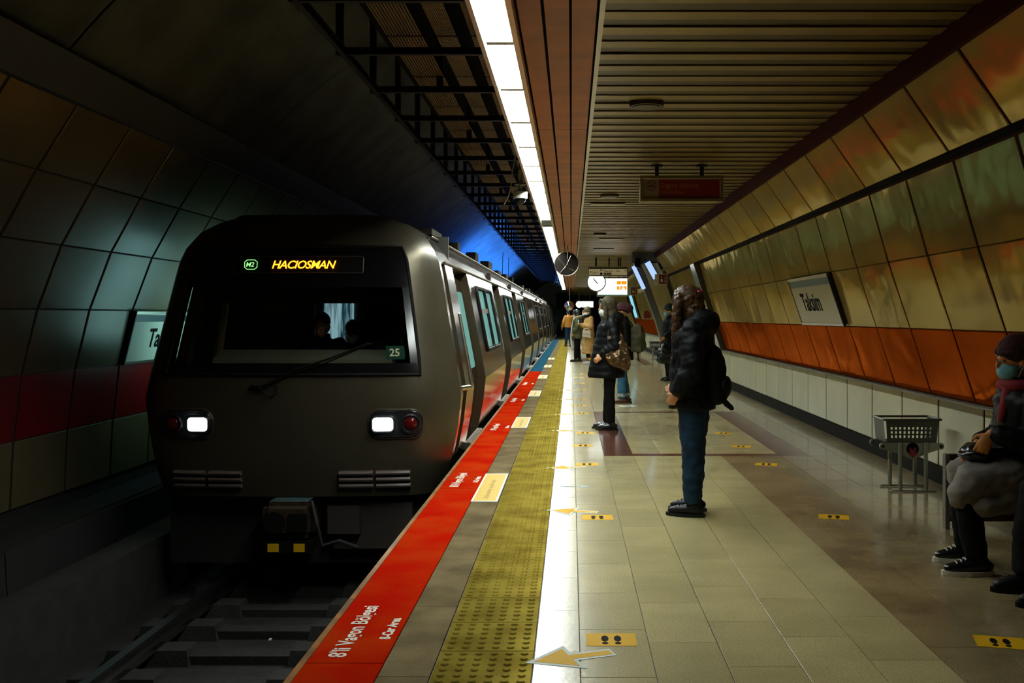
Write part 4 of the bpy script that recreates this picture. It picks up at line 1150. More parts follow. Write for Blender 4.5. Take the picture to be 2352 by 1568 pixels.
# --- perforated basket stand on tubular legs
m_bask = mat('basket_grey', (.075, .078, .062), .38, .3); m_leg = mat('grey_tube', (.30, .31, .25), .35, .5)
def basket_stand(label, x, y):
    r = empty('basket_stand', (x, y, 0)); tag(r, label, 'stand')
    W, D, z0, z1 = .43, .26, .40, .585
    def lattice(n, rows, P):
        """perforated plate with square holes, P(u,v) -> 3D"""
        bm = bmesh.new(); us = [0, .08] + [.08 + .84 * (i + f) / n for i in range(n) for f in (.45, 1.0)] + [1]; vs = [0, .2] + [.2 + .55 * (j + f) / rows for j in range(rows) for f in (.6, 1.0)] + [1]
        us = sorted(set(round(u, 4) for u in us)); vs = sorted(set(round(v, 4) for v in vs))
        for i in range(len(us) - 1):
            for j in range(len(vs) - 1):
                hole = 1 <= i < len(us) - 2 and i % 2 == 1 and 1 <= j < len(vs) - 2 and j % 2 == 1
                if hole: continue
                quad(bm, [P(us[i], vs[j]), P(us[i + 1], vs[j]), P(us[i + 1], vs[j + 1]), P(us[i], vs[j + 1])])
        return bm
    t = .015
    mobj('perforated_front', lattice(10, 3, lambda u, v: (u * W + t * (1 - v) * (1 - 2 * u), -t * v, z0 + (z1 - z0) * v)), m_bask, r)
    mobj('perforated_side', lattice(5, 3, lambda u, v: (W + t * v - t, u * D, z0 + (z1 - z0) * v)), m_bask, r)
    bm = bmesh.new(); quad(bm, [(0, 0, z0), (0, D, z0), (-t, D, z1), (-t, 0, z1)]); mobj('side_plate', bm, m_bask, r)
    bm = bmesh.new(); box(bm, .01, W - .01, .01, D - .01, z0 - .012, z0); mobj('tray_bottom', bm, m_bask, r)
    bm = bmesh.new(); rm = [(-t, -t, z1), (W + t, -t, z1), (W + t, D + t, z1), (-t, D + t, z1), (-t, -t, z1)]
    for a, b in zip(rm, rm[1:]): tube(bm, [a, b], .010, 6)
    mobj('rim', bm, m_bask, r)
    for yy, nm in ((.0, 'front'), (.26, 'rear')):
        bm = bmesh.new(); prism(bm, [(-.02, yy, .395), (-.02, yy, .345), (.09, yy, .31), (.20, yy, .265), (.24, yy, .265), (.34, yy, .31), (.45, yy, .345), (.45, yy, .395)], (0, .012, 0)); mobj('bracket_plate', bm, m_leg, r)
        for xx in (-.02, .45):
            bm = bmesh.new(); disc(bm, (xx, yy - .004, .368), .027, 16, 'y', .02); mobj('bracket_eye', bm, m_leg, r)
            bm = bmesh.new(); disc(bm, (xx, yy - .008, .368), .011, 12, 'y', .006); mobj('bolt', bm, m_black, r)
        for xx in (.115, .325):
            bm = bmesh.new(); tube(bm, [(xx, yy - .012, .012), (xx, yy - .012, .40)], .0165, 12, caps=False); mobj('leg', bm, m_leg, r)
        bm = bmesh.new(); tube(bm, [(.04, yy - .012, .010), (.40, yy - .012, .010)], .010, 8, flat=((0, 0, 1), .8)); mobj('foot_bar', bm, m_leg, r)
    bm = bmesh.new(); tube(bm, [(-.02, .01, .368), (-.02, .25, .368)], .019, 10); mobj('cross_tube', bm, m_black, r)
    bm = bmesh.new(); disc(bm, (.22, -.006, .348), .050, 24, 'y', .006); e = mobj('round_emblem', bm, m_ink_k, r)
    bm = bmesh.new(); prism(bm, [(.194, -.010, .365), (.194, -.010, .315), (.186, -.010, .305), (.22, -.010, .275), (.254, -.010, .305), (.246, -.010, .315), (.246, -.010, .365), (.22, -.010, .340)], (0, .004, 0)); mobj('emblem_mark', bm, mat('emblem_red', (.22, .012, .02), .4) if 'emblem_red' not in MATS else MATS['emblem_red'], e)
basket_stand('grey perforated metal basket stand with round red emblem near the seated people', 2.55, 8.08)
basket_stand('far grey perforated metal basket stand past the standing travellers', 2.60, 33.0)

# --- bench under the seated people
r = empty('platform_bench', (2.5, 3.6, 0)); tag(r, 'dark maroon bench with grey end frame along the right wall', 'bench')
m_ben = mat('bench_maroon', (.035, .010, .008), .4); m_benf = mat('bench_frame', (.16, .15, .11), .45, .3)
bm = bmesh.new(); box(bm, .05, .58, 0, 3.02, .40, .45); mobj('seat', bm, m_ben, r)
bm = bmesh.new(); box(bm, .50, .58, 0, 3.02, .45, .80); 
bm.free()
for yy in (.3, 1.6, 3.05):
    bm = bmesh.new(); box(bm, 0, .03, yy, yy + .05, 0, .50); mobj('post', bm, m_benf, r)
    bm = bmesh.new(); box(bm, .55, .58, yy, yy + .05, 0, .50); mobj('post', bm, m_benf, r)
    bm = bmesh.new(); box(bm, .03, .55, yy, yy + .05, .46, .50); mobj('arm_panel', bm, m_ben, r)
    bm = bmesh.new(); box(bm, .03, .55, yy + .015, yy + .035, .05, .38); mobj('end_panel', bm, m_ben, r)

# ================================================================== PEOPLE
m_skin = mat('skin', (.62, .29, .13), .5)
m_skin2 = mat('skin_warm', (.66, .25, .06), .5)
m_blackc = mat('black_quilt', (.0040, .0045, .005), .5, spec=.14, bump=.3, bscale=30)
m_blackj = mat('black_jacket', (.0045, .0052, .006), .6, spec=.12, bump=.3, bscale=25)
m_leggin = mat('black_leggings', (.003, .003, .003), .8, spec=.15)
m_jean = mat('blue_denim', (.010, .034, .070), .8, spec=.2, var=.35, vscale=14)
m_jeanl = mat('light_denim', (.02, .12, .22), .8, var=.3, vscale=14)
m_shoek = mat('black_shoe', (.005, .005, .005), .5, spec=.3)
m_leather = mat('black_leather', (.008, .009, .010), .25)
m_sole = mat('pale_sole', (.78, .74, .60), .6)
m_hairk = mat('black_hair', (.012, .009, .007), .45)
m_hairb = mat('brown_hair', (.016, .008, .004), .45, spec=.3, var=.5, vscale=30, col2=(.11, .045, .010), stretch=(3, 3, .4))
m_hijab = mat('olive_scarf', (.075, .062, .028), .8, bump=.2, bscale=20)
m_mask = mat('white_mask', (.78, .80, .78), .7)
m_maskb = mat('blue_mask', (.20, .52, .62), .7)
m_bronze = mat('bronze_leather', (.12, .066, .026), .28, .55, var=.4, vscale=14, bump=.5, bscale=12)
m_olive = mat('olive_canvas', (.060, .052, .016), .7, var=.4, vscale=9, bump=.3, bscale=20)
m_maroonk = mat('maroon_knit', (.055, .008, .010), .85, bump=.6, bscale=60)
m_camel = mat('camel_wool', (.46, .26, .085), .85, bump=.3, bscale=40)
m_parka = mat('green_parka', (.055, .062, .018), .7, bump=.3, bscale=18)
m_mustard = mat('mustard_jacket', (.40, .16, .015), .6, bump=.3, bscale=18)
m_greyj = mat('grey_jacket', (.16, .17, .16), .7)
m_knit = mat('grey_knit', (.17, .135, .075), .85, bump=.6, bscale=60)
m_creamb = mat('cream_leather', (.66, .56, .44), .45)
m_brownb = mat('brown_boot', (.075, .032, .014), .4)
m_greyskirt = mat('grey_skirt', (.22, .19, .16), .85, bump=.3, bscale=30)
m_whitec = mat('white_cloth', (.66, .64, .55), .8)
m_eye = mat('dark_eye', (.02, .015, .012), .3)

def hand(bm, wrist, d, n, curl=.5, sp=1.0):
    """palm and five fingers: d along the hand, n palm normal (curl side)"""
    w = Vector(wrist); d = Vector(d).normalized(); n = Vector(n); n = (n - d * n.dot(d)).normalized(); s = d.cross(n)
    tube(bm, [w, w + d * .035, w + d * .075], [.024, .037, .037], 12, flat=(n, .50))
    for i, L in enumerate((.058, .068, .064, .05)):
        off = (i - 1.5) * .0215 * sp
        p0 = w + d * .075 + s * off
        a1 = d * math.cos(curl * .6) + n * math.sin(curl * .6); a2 = d * math.cos(curl * 1.5) + n * math.sin(curl * 1.5)
        tube(bm, [p0 - d * .01, p0 + a1 * L * .5, p0 + a1 * L * .5 + a2 * L * .5], [.0082, .0078, .0070], 8)
    t0 = w + d * .025 + s * -.032
    t1 = t0 + (d * .6 - s * .6 + n * .25).normalized() * .035; tube(bm, [t0 + s * .01, t1, t1 + (d * .8 - s * .1 + n * .5).normalized() * .03], [.012, .0105, .008], 8)

def base_joints():
    J = {}
    for sd, s in (('L', 1), ('R', -1)):
        J['hip' + sd] = Vector((0, s * .085, .87)); J['knee' + sd] = Vector((.02, s * .092, .47)); J['ank' + sd] = Vector((-.02, s * .098, .085))
        J['sho' + sd] = Vector((-.02, s * .165, 1.345)); J['elb' + sd] = Vector((-.05, s * .215, 1.07)); J['wri' + sd] = Vector((.06, s * .215, .84))
        J['hd' + sd] = Vector((.25, 0, -1)); J['hn' + sd] = Vector((.3, -s, 0)); J['toe' + sd] = Vector((1, 0, 0))
    J['pel'] = Vector((0, 0, .92)); J['che'] = Vector((-.01, 0, 1.25)); J['nec'] = Vector((-.005, 0, 1.41)); J['head'] = Vector((.03, 0, 1.535)); J['hyaw'] = 0.; J['curl'] = .5
    return J

def body_mesh(bm, J):
    pel, che, nec, hd = J['pel'], J['che'], J['nec'], J['head']
    mid = (pel + che) / 2
    stack(bm, [(pel.x, 0, pel.z - .10, .08, .13), (pel.x, 0, pel.z - .02, .10, .155), (mid.x, 0, mid.z, .085, .125), (che.x, 0, che.z, .105, .15), (che.x, 0, che.z + .10, .09, .155), (nec.x, 0, nec.z - .03, .055, .08)], 18)
    Rz = Matrix.Rotation(J['hyaw'], 4, 'Z')
    H = lambda x, y, z: hd + (Rz @ Vector((x, y, z)))
    tube(bm, [nec - Vector((0, 0, .05)), H(-.02, 0, -.05)], [.055, .05], 12)
    ball(bm, H(-.008, 0, .02), (.098, .076, .105), 18, Rz); ball(bm, H(.03, 0, -.055), (.062, .056, .066), 14, Rz)
    ball(bm, H(.094, 0, -.022), (.020, .013, .026), 10, Rz); ball(bm, H(.078, 0, .018), (.018, .04, .014), 10, Rz); ball(bm, H(.080, 0, -.075), (.014, .024, .012), 10, Rz)
    for s in (1, -1): ball(bm, H(-.008, s * .078, -.008), (.020, .010, .030), 8, Rz)
    for sd in 'LR':
        tube(bm, [J['hip' + sd], J['knee' + sd], J['ank' + sd]], [.085, .055, .038], 12)
        t = J['toe' + sd].normalized(); a = J['ank' + sd]
        tube(bm, [a - t * .03 - Vector((0, 0, .04)), a + t * .07 - Vector((0, 0, .045)), a + t * .14 - Vector((0, 0, .058))], [.034, .036, .024], 10)
        tube(bm, [J['sho' + sd], J['elb' + sd], J['wri' + sd]], [.048, .036, .024], 12)
        hand(bm, J['wri' + sd], J['hd' + sd], J['hn' + sd], J['curl'])
    return H, Rz

def make_person(label, loc, heading, H, J, skin=None, voxel=.012, smooth=3):
    bm = bmesh.new(); Hf, Rz = body_mesh(bm, J)
    o = fuse('person', bm, skin or m_skin, voxel, smooth)
    tag(o, label, 'person')
    k = H / 1.65
    o.location = loc; o.rotation_euler = (0, 0, heading); o.scale = (k, k, k)
    o['k'] = k
    # eyes and brows
    for s in (1, -1):
        bm = bmesh.new(); ball(bm, Hf(.083, s * .033, .0), (.010, .016, .007), 8, Rz); mobj('eye', bm, m_eye, o, smooth=True)
        bm = bmesh.new(); tube(bm, [Hf(.092, s * .016, .026), Hf(.088, s * .036, .031), Hf(.074, s * .052, .025)], .0045, 6); mobj('eyebrow', bm, m_hairk, o)
    return o, Hf, Rz

def trousers(o, J, m_, r=(.105, .075, .055), voxel=.014, pel=True, cuff=None, fold=.006):
    bm = bmesh.new(); p = J['pel']
    if pel: stack(bm, [(p.x, 0, p.z - .11, .10, .15), (p.x, 0, p.z - .02, .115, .17), (p.x, 0, p.z + .08, .105, .155)], 18)
    for sd in 'LR':
        k = J['knee' + sd]; a = J['ank' + sd] + Vector((0, 0, .005))
        tube(bm, [J['hip' + sd], (J['hip' + sd] + k) / 2, k, (k + a) / 2, a], [r[0], (r[0] + r[1]) / 2, r[1], (r[1] + r[2]) / 2 + .006, r[2]], 14, caps=False)
    return fuse('trousers', bm, m_, voxel, 3, o, fold=fold, fscale=14)

def shoe(o, J, m_, sole=None, boot=0., size=1.):
    for sd in 'LR':
        a = J['ank' + sd]; t = J['toe' + sd].normalized(); z = Vector((0, 0, 1)); b = Vector((a.x, a.y, a.z - .085))
        bm = bmesh.new()
        tube(bm, [b - t * .055 + z * .05, b + t * .02 + z * .052, b + t * .09 + z * .045, b + t * .155 + z * .036], [.042, .046, .043, .032], 12, flat=(z, .85))
        tube(bm, [b - t * .01 + z * .06, b - t * .015 + z * (.11 + boot)], [.047, .045], 12, caps=False)
        s = fuse('shoe', bm, m_, .010, 2, o)
        bm = bmesh.new(); side = z.cross(t)
        ring = []
        for k in range(20):
            an = 2 * PI * k / 20; u, v = math.cos(an), math.sin(an)
            ring.append(b + t * (.05 + .148 * u) + side * v * (.054 - .010 * abs(u)) + z * .001)
        prism(bm, ring, z * .024); mobj('sole', bm, sole or m_, s)
        bm = bmesh.new()
        for q in range(4):
            c = b + t * (.045 + .024 * q) + z * (.098 - .010 * q); tube(bm, [c - side * .022, c + z * .006, c + side * .022], .0035, 5)
        mobj('laces', bm, m_ink_k if sole is None else m_sole, s)

def jacket(o, J, m_, hem, rx=.15, ry=.20, hemx=None, hemy=None, dx=0., puff=0., rs=(.075, .068, .056), hood=None, voxel=.013, fold=.008, collar=True, name='jacket', extra=None):
    bm = bmesh.new(); hemx = hemx or rx; hemy = hemy or ry
    top = 1.395 + (J['nec'].z - 1.41)
    prof = []
    n = 40
    for i in range(n + 1):
        t = i / n; z = hem + (top - hem) * t
        if t > .86:
            q = (t - .86) / .14; fx = rx * (1 - .45 * q ** 1.5); fy = (ry - .01) * (1 - .50 * q ** 1.6)
        else:
            q = t / .86; fx = hemx + (rx - hemx) * q; fy = hemy + (ry - hemy) * q
        pf = puff * abs(math.sin(PI * (z - hem) / .085)) if puff else 0
        # spine x follows pelvis to chest
        zx = (z - J['pel'].z) / max(.01, (J['nec'].z - J['pel'].z)); zx = max(0, min(1, zx))
        cx = J['pel'].x + (J['nec'].x - J['pel'].x) * zx + dx * (1 - min(1, q if t <= .86 else 1))
        prof.append((cx, 0, z, fx + pf, fy + pf))
    stack(bm, prof, 24)
    for sd in 'LR':
        s, e, w_ = J['sho' + sd], J['elb' + sd], J['wri' + sd]
        pts = []; rr = []
        for i in range(25):
            t = i / 24
            p = s.lerp(e, t * 2) if t < .5 else e.lerp(w_, (t * 2 - 1) * .86)
            r_ = rs[0] + (rs[1] - rs[0]) * t * 2 if t < .5 else rs[1] + (rs[2] - rs[1]) * (t * 2 - 1)
            pts.append(p); rr.append(r_ + (puff * .9 * abs(math.sin(PI * t * 6.5)) if puff else 0))
        tube(bm, pts, rr, 14)
    if collar:
        c = J['nec']; tube(bm, [c + Vector((0, 0, -.05)), c + Vector((.012, 0, .035))], [.088, .078], 14, caps=False)
    if hood:
        c = J['nec'] + Vector((-.085, 0, -.005)); ball(bm, c, hood, 16)
        tube(bm, [J['nec'] + Vector((.06 * math.cos(a) - .02, .115 * math.sin(a), .0 - .02 * math.cos(a))) for a in [2 * PI * k / 14 for k in range(15)]], .042, 10)
    if extra: extra(bm)
    return fuse(name, bm, m_, voxel, 2, o, fold=fold, fscale=9)

def mask(o, Hf, Rz, m_):
    bm = bmesh.new(); bmesh.ops.create_uvsphere(bm, u_segments=20, v_segments=14, radius=1, matrix=Matrix.Diagonal((.115, .072, .075, 1)))
    bmesh.ops.delete(bm, geom=[v for v in bm.verts if v.co.x < .028], context='VERTS')
    for v in bm.verts: v.co = Hf(v.co.x - .012, v.co.y, v.co.z - .055)
    bmesh.ops.solidify(bm, geom=bm.faces[:], thickness=.003)
    k = mobj('face_mask', bm, m_, o, smooth=True)
    bm = bmesh.new()
    for s in (1, -1): tube(bm, [Hf(.02, s * .070, -.04), Hf(-.015, s * .088, -.005), Hf(.02, s * .070, -.085)], .003, 5)
    mobj('ear_loop', bm, m_, k)

def short_hair(o, Hf, Rz, m_):
    bm = bmesh.new(); ball(bm, Hf(-.02, 0, .045), (.102, .086, .098), 16, Rz); ball(bm, Hf(-.05, 0, -.01), (.07, .078, .08), 14, Rz)
    fuse('hair', bm, m_, .010, 2, o, fold=.006, fscale=40)

def beanie(o, Hf, Rz, m_, slouch=.0, cuff=True):
    bm = bmesh.new(); ball(bm, Hf(-.015, 0, .055), (.112, .098, .10), 18, Rz); ball(bm, Hf(-.03 - slouch, 0, .09 - slouch * .6), (.085 + slouch * .25, .08 + slouch * .2, .085), 16, Rz)
    bm2 = None
    b = fuse('beanie', bm, m_, .010, 2, o)
    bm = bmesh.new()
    tube(bm, [Hf(-.015 + .108 * math.cos(a), .092 * math.sin(a), .035 + .018 * math.cos(a)) for a in [2 * PI * k / 24 for k in range(25)]], .018, 8, caps=False, flat=None)
    mobj('beanie_cuff', bm, m_, b, smooth=True)

# place a carried thing that belongs to a person's frame but stays its own object
def carried(name, label, cat, o):
    r = empty(name, o.location, o.rotation_euler[2]); r.scale = o.scale; tag(r, label, cat); return r

LEFT = PI

# ---- 1 near woman waiting ------------------------------------------
J = base_joints(); J['head'] = Vector((.055, 0, 1.535)); J['nec'] = Vector((.01, 0, 1.41)); J['kneeL'].x = -.01; J['ankL'] = Vector((-.01, .10, .085)); J['ankR'] = Vector((.03, -.12, .085)); J['hyaw'] = .15
J['elbL'] = Vector((-.05, .245, 1.08)); J['wriL'] = Vector((.07, .23, .90)); J['elbR'] = Vector((-.02, -.225, 1.08)); J['wriR'] = Vector((.16, -.19, .96)); J['hdL'] = Vector((.5, -.3, -.7)); J['hdR'] = Vector((.6, .3, -.6))
p1, Hf, Rz = make_person('woman in black hooded jacket and blue jeans standing nearest the viewer', (.885, 7.17, .0), LEFT - .36, 1.62, J, voxel=.010)
trousers(p1, J, m_jean, (.115, .080, .060), fold=.010)
shoe(p1, J, m_shoek)
jacket(p1, J, m_blackj, .775, .155, .215, .172, .222, dx=.01, fold=.016, hood=(.115, .165, .10), rs=(.088, .082, .068))
bm = bmesh.new(); ball(bm, Hf(-.012, 0, .03), (.120, .104, .120), 18, Rz); ball(bm, Hf(-.055, 0, -.06), (.088, .104, .14), 16, Rz)
for s in (1, -1):
    tube(bm, [Hf(.045, s * .082, .05), Hf(.06, s * .09, -.05), Hf(.065, s * .10, -.17), Hf(.085, s * .105, -.30)], [.035, .040, .038, .018], 10)
fuse('hair', bm, m_hairb, .010, 2, p1, fold=.010, fscale=26)
bm = bmesh.new(); tube(bm, [Hf(-.085, .045, .092), Hf(-.105, .0, .10), Hf(-.09, -.04, .092)], .013, 8); mobj('hair_clip', bm, mat('pink_clip', (.85, .10, .28), .3), p1)['label'] = 'small pink hair clip'
r = carried('backpack', 'black backpack on the back of the woman nearest the viewer', 'backpack', p1)
bm = bmesh.new(); ball(bm, (-.15, 0, 1.04), (.085, .15, .20), 16); ball(bm, (-.17, 0, .92), (.09, .145, .12), 16)
fuse('pack_body', bm, m_leggin, .014, 4, r, fold=.01, fscale=10)
bm = bmesh.new(); ball(bm, (-.235, 0, .94), (.04, .10, .08), 14); mobj('front_pocket', bm, m_blackj, r, smooth=True)
for s in (1, -1):
    bm = bmesh.new(); tube(bm, [(-.13, s * .11, 1.22), (-.03, s * .13, 1.39), (.10, s * .13, 1.30), (.12, s * .14, 1.10), (-.05, s * .20, .90)], .018, 8, flat=((1, 0, 0), .7)); mobj('strap', bm, m_leggin, r)
bm = bmesh.new(); tube(bm, [(-.20, .05, .88), (-.25, .05, .82), (-.29, .06, .79)], [.018, .022, .018], 8); mobj('loose_strap', bm, m_leggin, r)

# ---- 2 woman in headscarf ------------------------------------------
J = base_joints(); J['head'] = Vector((.055, 0, 1.54)); J['nec'] = Vector((.0, 0, 1.41)); J['hyaw'] = .35
J['elbL'] = Vector((-.07, .245, 1.08)); J['wriL'] = Vector((.10, .235, .94)); J['hdL'] = Vector((.8, 0, -.5)); J['hnL'] = Vector((-.3, -1, -.3)); J['elbR'] = Vector((-.05, -.24, 1.08)); J['wriR'] = Vector((.12, -.2, .95)); J['hdR'] = Vector((.7, .3, -.5))
J['ankL'] = Vector((.0, .09, .085)); J['ankR'] = Vector((.05, -.10, .085))
p2, Hf, Rz = make_person('woman in olive headscarf, white mask and long black puffer coat', (.50, 12.55, 0), LEFT - .05, 1.64, J, voxel=.010)
trousers(p2, J, m_leggin, (.092, .068, .056))
shoe(p2, J, m_leather, boot=.06)
jacket(p2, J, m_blackc, .66, .165, .215, .235, .235, dx=.06, puff=.012, hood=(.10, .15, .09), rs=(.088, .08, .062), fold=.006, name='puffer_coat')
bm = bmesh.new(); ball(bm, Hf(-.025, 0, .03), (.112, .104, .122), 20, Rz); ball(bm, Hf(-.05, 0, -.06), (.105, .10, .11), 18, Rz)
tube(bm, [Hf(.055, .068, .07), Hf(.045, .088, -.02), Hf(.035, .085, -.10), Hf(.01, .07, -.16)], .026, 10); tube(bm, [Hf(.055, -.068, .07), Hf(.045, -.088, -.02), Hf(.035, -.085, -.10), Hf(.01, -.07, -.16)], .026, 10)
tube(bm, [Hf(.06, -.06, .085), Hf(.072, 0, .10), Hf(.06, .06, .085)], .022, 10)
stack(bm, [(.0, 0, 1.33, .12, .15), (.0, 0, 1.38, .105, .12), (.0, 0, 1.46, .085, .09)], 18)
fuse('headscarf', bm, m_hijab, .009, 2, p2, fold=.008, fscale=13)
mask(p2, Hf, Rz, m_mask)
r = carried('tote_bag', 'bronze leather tote bag on the shoulder of the headscarf woman', 'bag', p2)
bm = bmesh.new(); prism(bm, [(.07, .22, .95), (.02, .22, .84), (-.06, .22, .80), (-.22, .22, .76), (-.25, .22, .84), (-.20, .22, 1.10), (-.13, .22, 1.22), (-.08, .22, 1.04)], (0, .09, 0)); ball(bm, (-.10, .27, .90), (.15, .075, .11), 16)
fuse('bag_body', bm, m_bronze, .011, 3, r, fold=.016, fscale=14)
bm = bmesh.new(); tube(bm, [(.02, .27, 1.02), (.03, .265, 1.18), (.01, .22, 1.36), (-.06, .20, 1.40), (-.12, .25, 1.22), (-.14, .27, 1.06)], .012, 8); mobj('strap', bm, m_bronze, r)
bm = bmesh.new(); box(bm, .0, .04, .27, .29, 1.15, 1.19); mobj('buckle', bm, m_alu, r)

# ---- 3 traveller with maroon beanie --------------------------------
J = base_joints(); J['ankL'] = Vector((.03, .09, .085)); J['ankR'] = Vector((-.04, -.10, .085))
p3, Hf, Rz = make_person('traveller in slouchy maroon beanie and dark coat behind the headscarf woman', (.86, 16.35, 0), LEFT - .1, 1.62, J, voxel=.013)
trousers(p3, J, m_jeanl, (.10, .075, .07))
for sd in 'LR':
    a = J['ank' + sd]; bm = bmesh.new(); tube(bm, [a + Vector((0, 0, .035)), a + Vector((.0, 0, .085))], [.073, .075], 14, caps=False); mobj('rolled_cuff', bm, mat('cuff_pale', (.34, .38, .34), .8) if 'cuff_pale' not in MATS else MATS['cuff_pale'], p3)
shoe(p3, J, m_brownb, boot=.05)
jacket(p3, J, m_leggin, .72, .15, .20, .17, .21, name='coat')
beanie(p3, Hf, Rz, m_maroonk, slouch=.065)
r = carried('backpack', 'olive canvas backpack worn by the maroon beanie traveller', 'backpack', p3)
bm = bmesh.new(); ball(bm, (-.24, 0, 1.08), (.13, .17, .25), 16); box(bm, -.30, -.12, -.14, .14, .86, 1.28); ball(bm, (-.30, 0, .98), (.08, .12, .13), 14)
fuse('pack_body', bm, m_olive, .014, 4, r, fold=.012, fscale=10)
for s in (1, -1):
    bm = bmesh.new(); tube(bm, [(-.14, s * .10, 1.30), (-.02, s * .13, 1.41), (.12, s * .13, 1.28), (.08, s * .15, 1.05), (-.12, s * .17, .92)], .02, 8); mobj('strap', bm, m_olive, r)
bm = bmesh.new(); tube(bm, [(-.24, .1, .86), (-.25, .1, .72)], .010, 6); mobj('hanging_strap', bm, m_leggin, r)

# ---- 4 woman in camel coat with phone ------------------------------
J = base_joints(); J['hyaw'] = .5; J['head'] = Vector((.06, 0, 1.53))
J['elbL'] = Vector((.0, .23, 1.08)); J['wriL'] = Vector((.24, .10, 1.16)); J['hdL'] = Vector((.9, -.2, .2)); J['elbR'] = Vector((.0, -.22, 1.08)); J['wriR'] = Vector((.24, -.08, 1.15)); J['hdR'] = Vector((.9, .2, .2)); J['hnL'] = Vector((0, -.4, 1)); J['hnR'] = Vector((0, .4, 1))
p4, Hf, Rz = make_person('woman in long camel coat and grey knit beanie looking at a phone', (.53, 30.0, 0), LEFT + .25, 1.68, J, voxel=.013)
trousers(p4, J, m_leggin, (.09, .065, .05))
for sd in 'LR':
    a = J['ank' + sd]
    for z0, z1, m_ in ((.02, .10, mat('sock_yellow', (.75, .50, .03), .8)), (.10, .17, mat('sock_red', (.55, .02, .03), .8)), (.17, .24, m_mask)):
        bm = bmesh.new(); tube(bm, [a + Vector((0, 0, z0)), a + Vector((.005, 0, z1))], [.057, .060], 12, caps=False); mobj('sock', bm, m_, p4)
shoe(p4, J, m_whitec)
jacket(p4, J, m_camel, .30, .15, .205, .20, .235, dx=.02, rs=(.078, .072, .06), name='camel_coat', fold=.010)
bm = bmesh.new(); tube(bm, [Vector((.03 + .085 * math.cos(a), .095 * math.sin(a), 1.42 - .01 * math.cos(a))) for a in [2 * PI * k / 14 for k in range(15)]], .04, 8); mobj('scarf', bm, m_leggin, p4, smooth=True)
bm = bmesh.new(); ball(bm, Hf(-.05, 0, -.03), (.08, .09, .13), 14, Rz); fuse('hair', bm, mat('fair_hair', (.22, .13, .04), .5), .012, 2, p4)
beanie(p4, Hf, Rz, m_knit); mask(p4, Hf, Rz, m_mask)
r = carried('handbag', 'cream flap handbag hanging from the arm of the camel coat woman', 'bag', p4)
bm = bmesh.new(); prism(bm, [(.26, .20, .80), (.0, .20, .76), (.04, .20, .98), (.25, .20, .99)], (0, .09, 0)); bmesh.ops.bevel(bm, geom=bm.edges[:], offset=.015, segments=2, affect='EDGES'); mobj('bag_body', bm, m_creamb, r)
bm = bmesh.new(); prism(bm, [(.265, .292, .90), (.02, .292, .87), (.04, .292, .985), (.25, .292, .995)], (0, .012, 0)); mobj('flap', bm, m_creamb, r)
bm = bmesh.new(); tube(bm, [(.05, .245, .97), (.08, .245, 1.05), (.18, .245, 1.05), (.24, .245, .98)], .012, 6); mobj('handle', bm, m_creamb, r)
r = carried('phone', 'phone held in the hands of the camel coat woman', 'phone', p4)
bm = bmesh.new(); box(bm, .315, .325, -.035, .04, 1.16, 1.30); bmesh.ops.bevel(bm, geom=bm.edges[:], offset=.004, segments=1, affect='EDGES'); mobj('phone_case', bm, m_mask, r)
bm = bmesh.new(); box(bm, .311, .315, -.03, .035, 1.17, 1.29); mobj('phone_screen', bm, m_glassk, r)

# ---- 5 woman in green parka ----------------------------------------
J = base_joints(); J['hyaw'] = -.4; J['wriL'] = Vector((.10, .20, .92)); J['elbL'] = Vector((-.06, .235, 1.08)); J['ankL'] = Vector((.04, .09, .085))
p5, Hf, Rz = make_person('dark haired woman in green parka over a long white shirt', (.205, 31.4, 0), LEFT - .35, 1.63, J, voxel=.013)
trousers(p5, J, m_leggin, (.09, .066, .055)); shoe(p5, J, m_leather, boot=.05)
jacket(p5, J, m_parka, .74, .16, .21, .19, .225, hood=(.10, .15, .08), name='parka', fold=.012)
bm = bmesh.new(); tube(bm, [(.10, .05, 1.38), (.16, .07, 1.15), (.20, .06, .85), (.19, .03, .55), (.17, .0, .42)], [.05, .05, .055, .075, .08], 12, flat=((1, 0, 0), .5)); tube(bm, [(.12, -.05, 1.3), (.17, -.05, .6), (.16, -.05, .44)], [.05, .07, .08], 12, flat=((1, 0, 0), .5)); fuse('white_shirt', bm, m_whitec, .016, 3, p5)
bm = bmesh.new(); tube(bm, [J['nec'] + Vector((.10 * math.cos(a) - .04, .13 * math.sin(a), .02 - .02 * math.cos(a))) for a in [2 * PI * k / 14 for k in range(15)]], .035, 8); mobj('fur_trim', bm, mat('fur_trim', (.42, .30, .18), .9), p5, smooth=True)
bm = bmesh.new(); ball(bm, Hf(-.015, 0, .03), (.112, .096, .115), 16, Rz); ball(bm, Hf(-.05, 0, -.07), (.085, .095, .13), 14, Rz); fuse('hair', bm, m_hairk, .012, 2, p5, fold=.006, fscale=30)

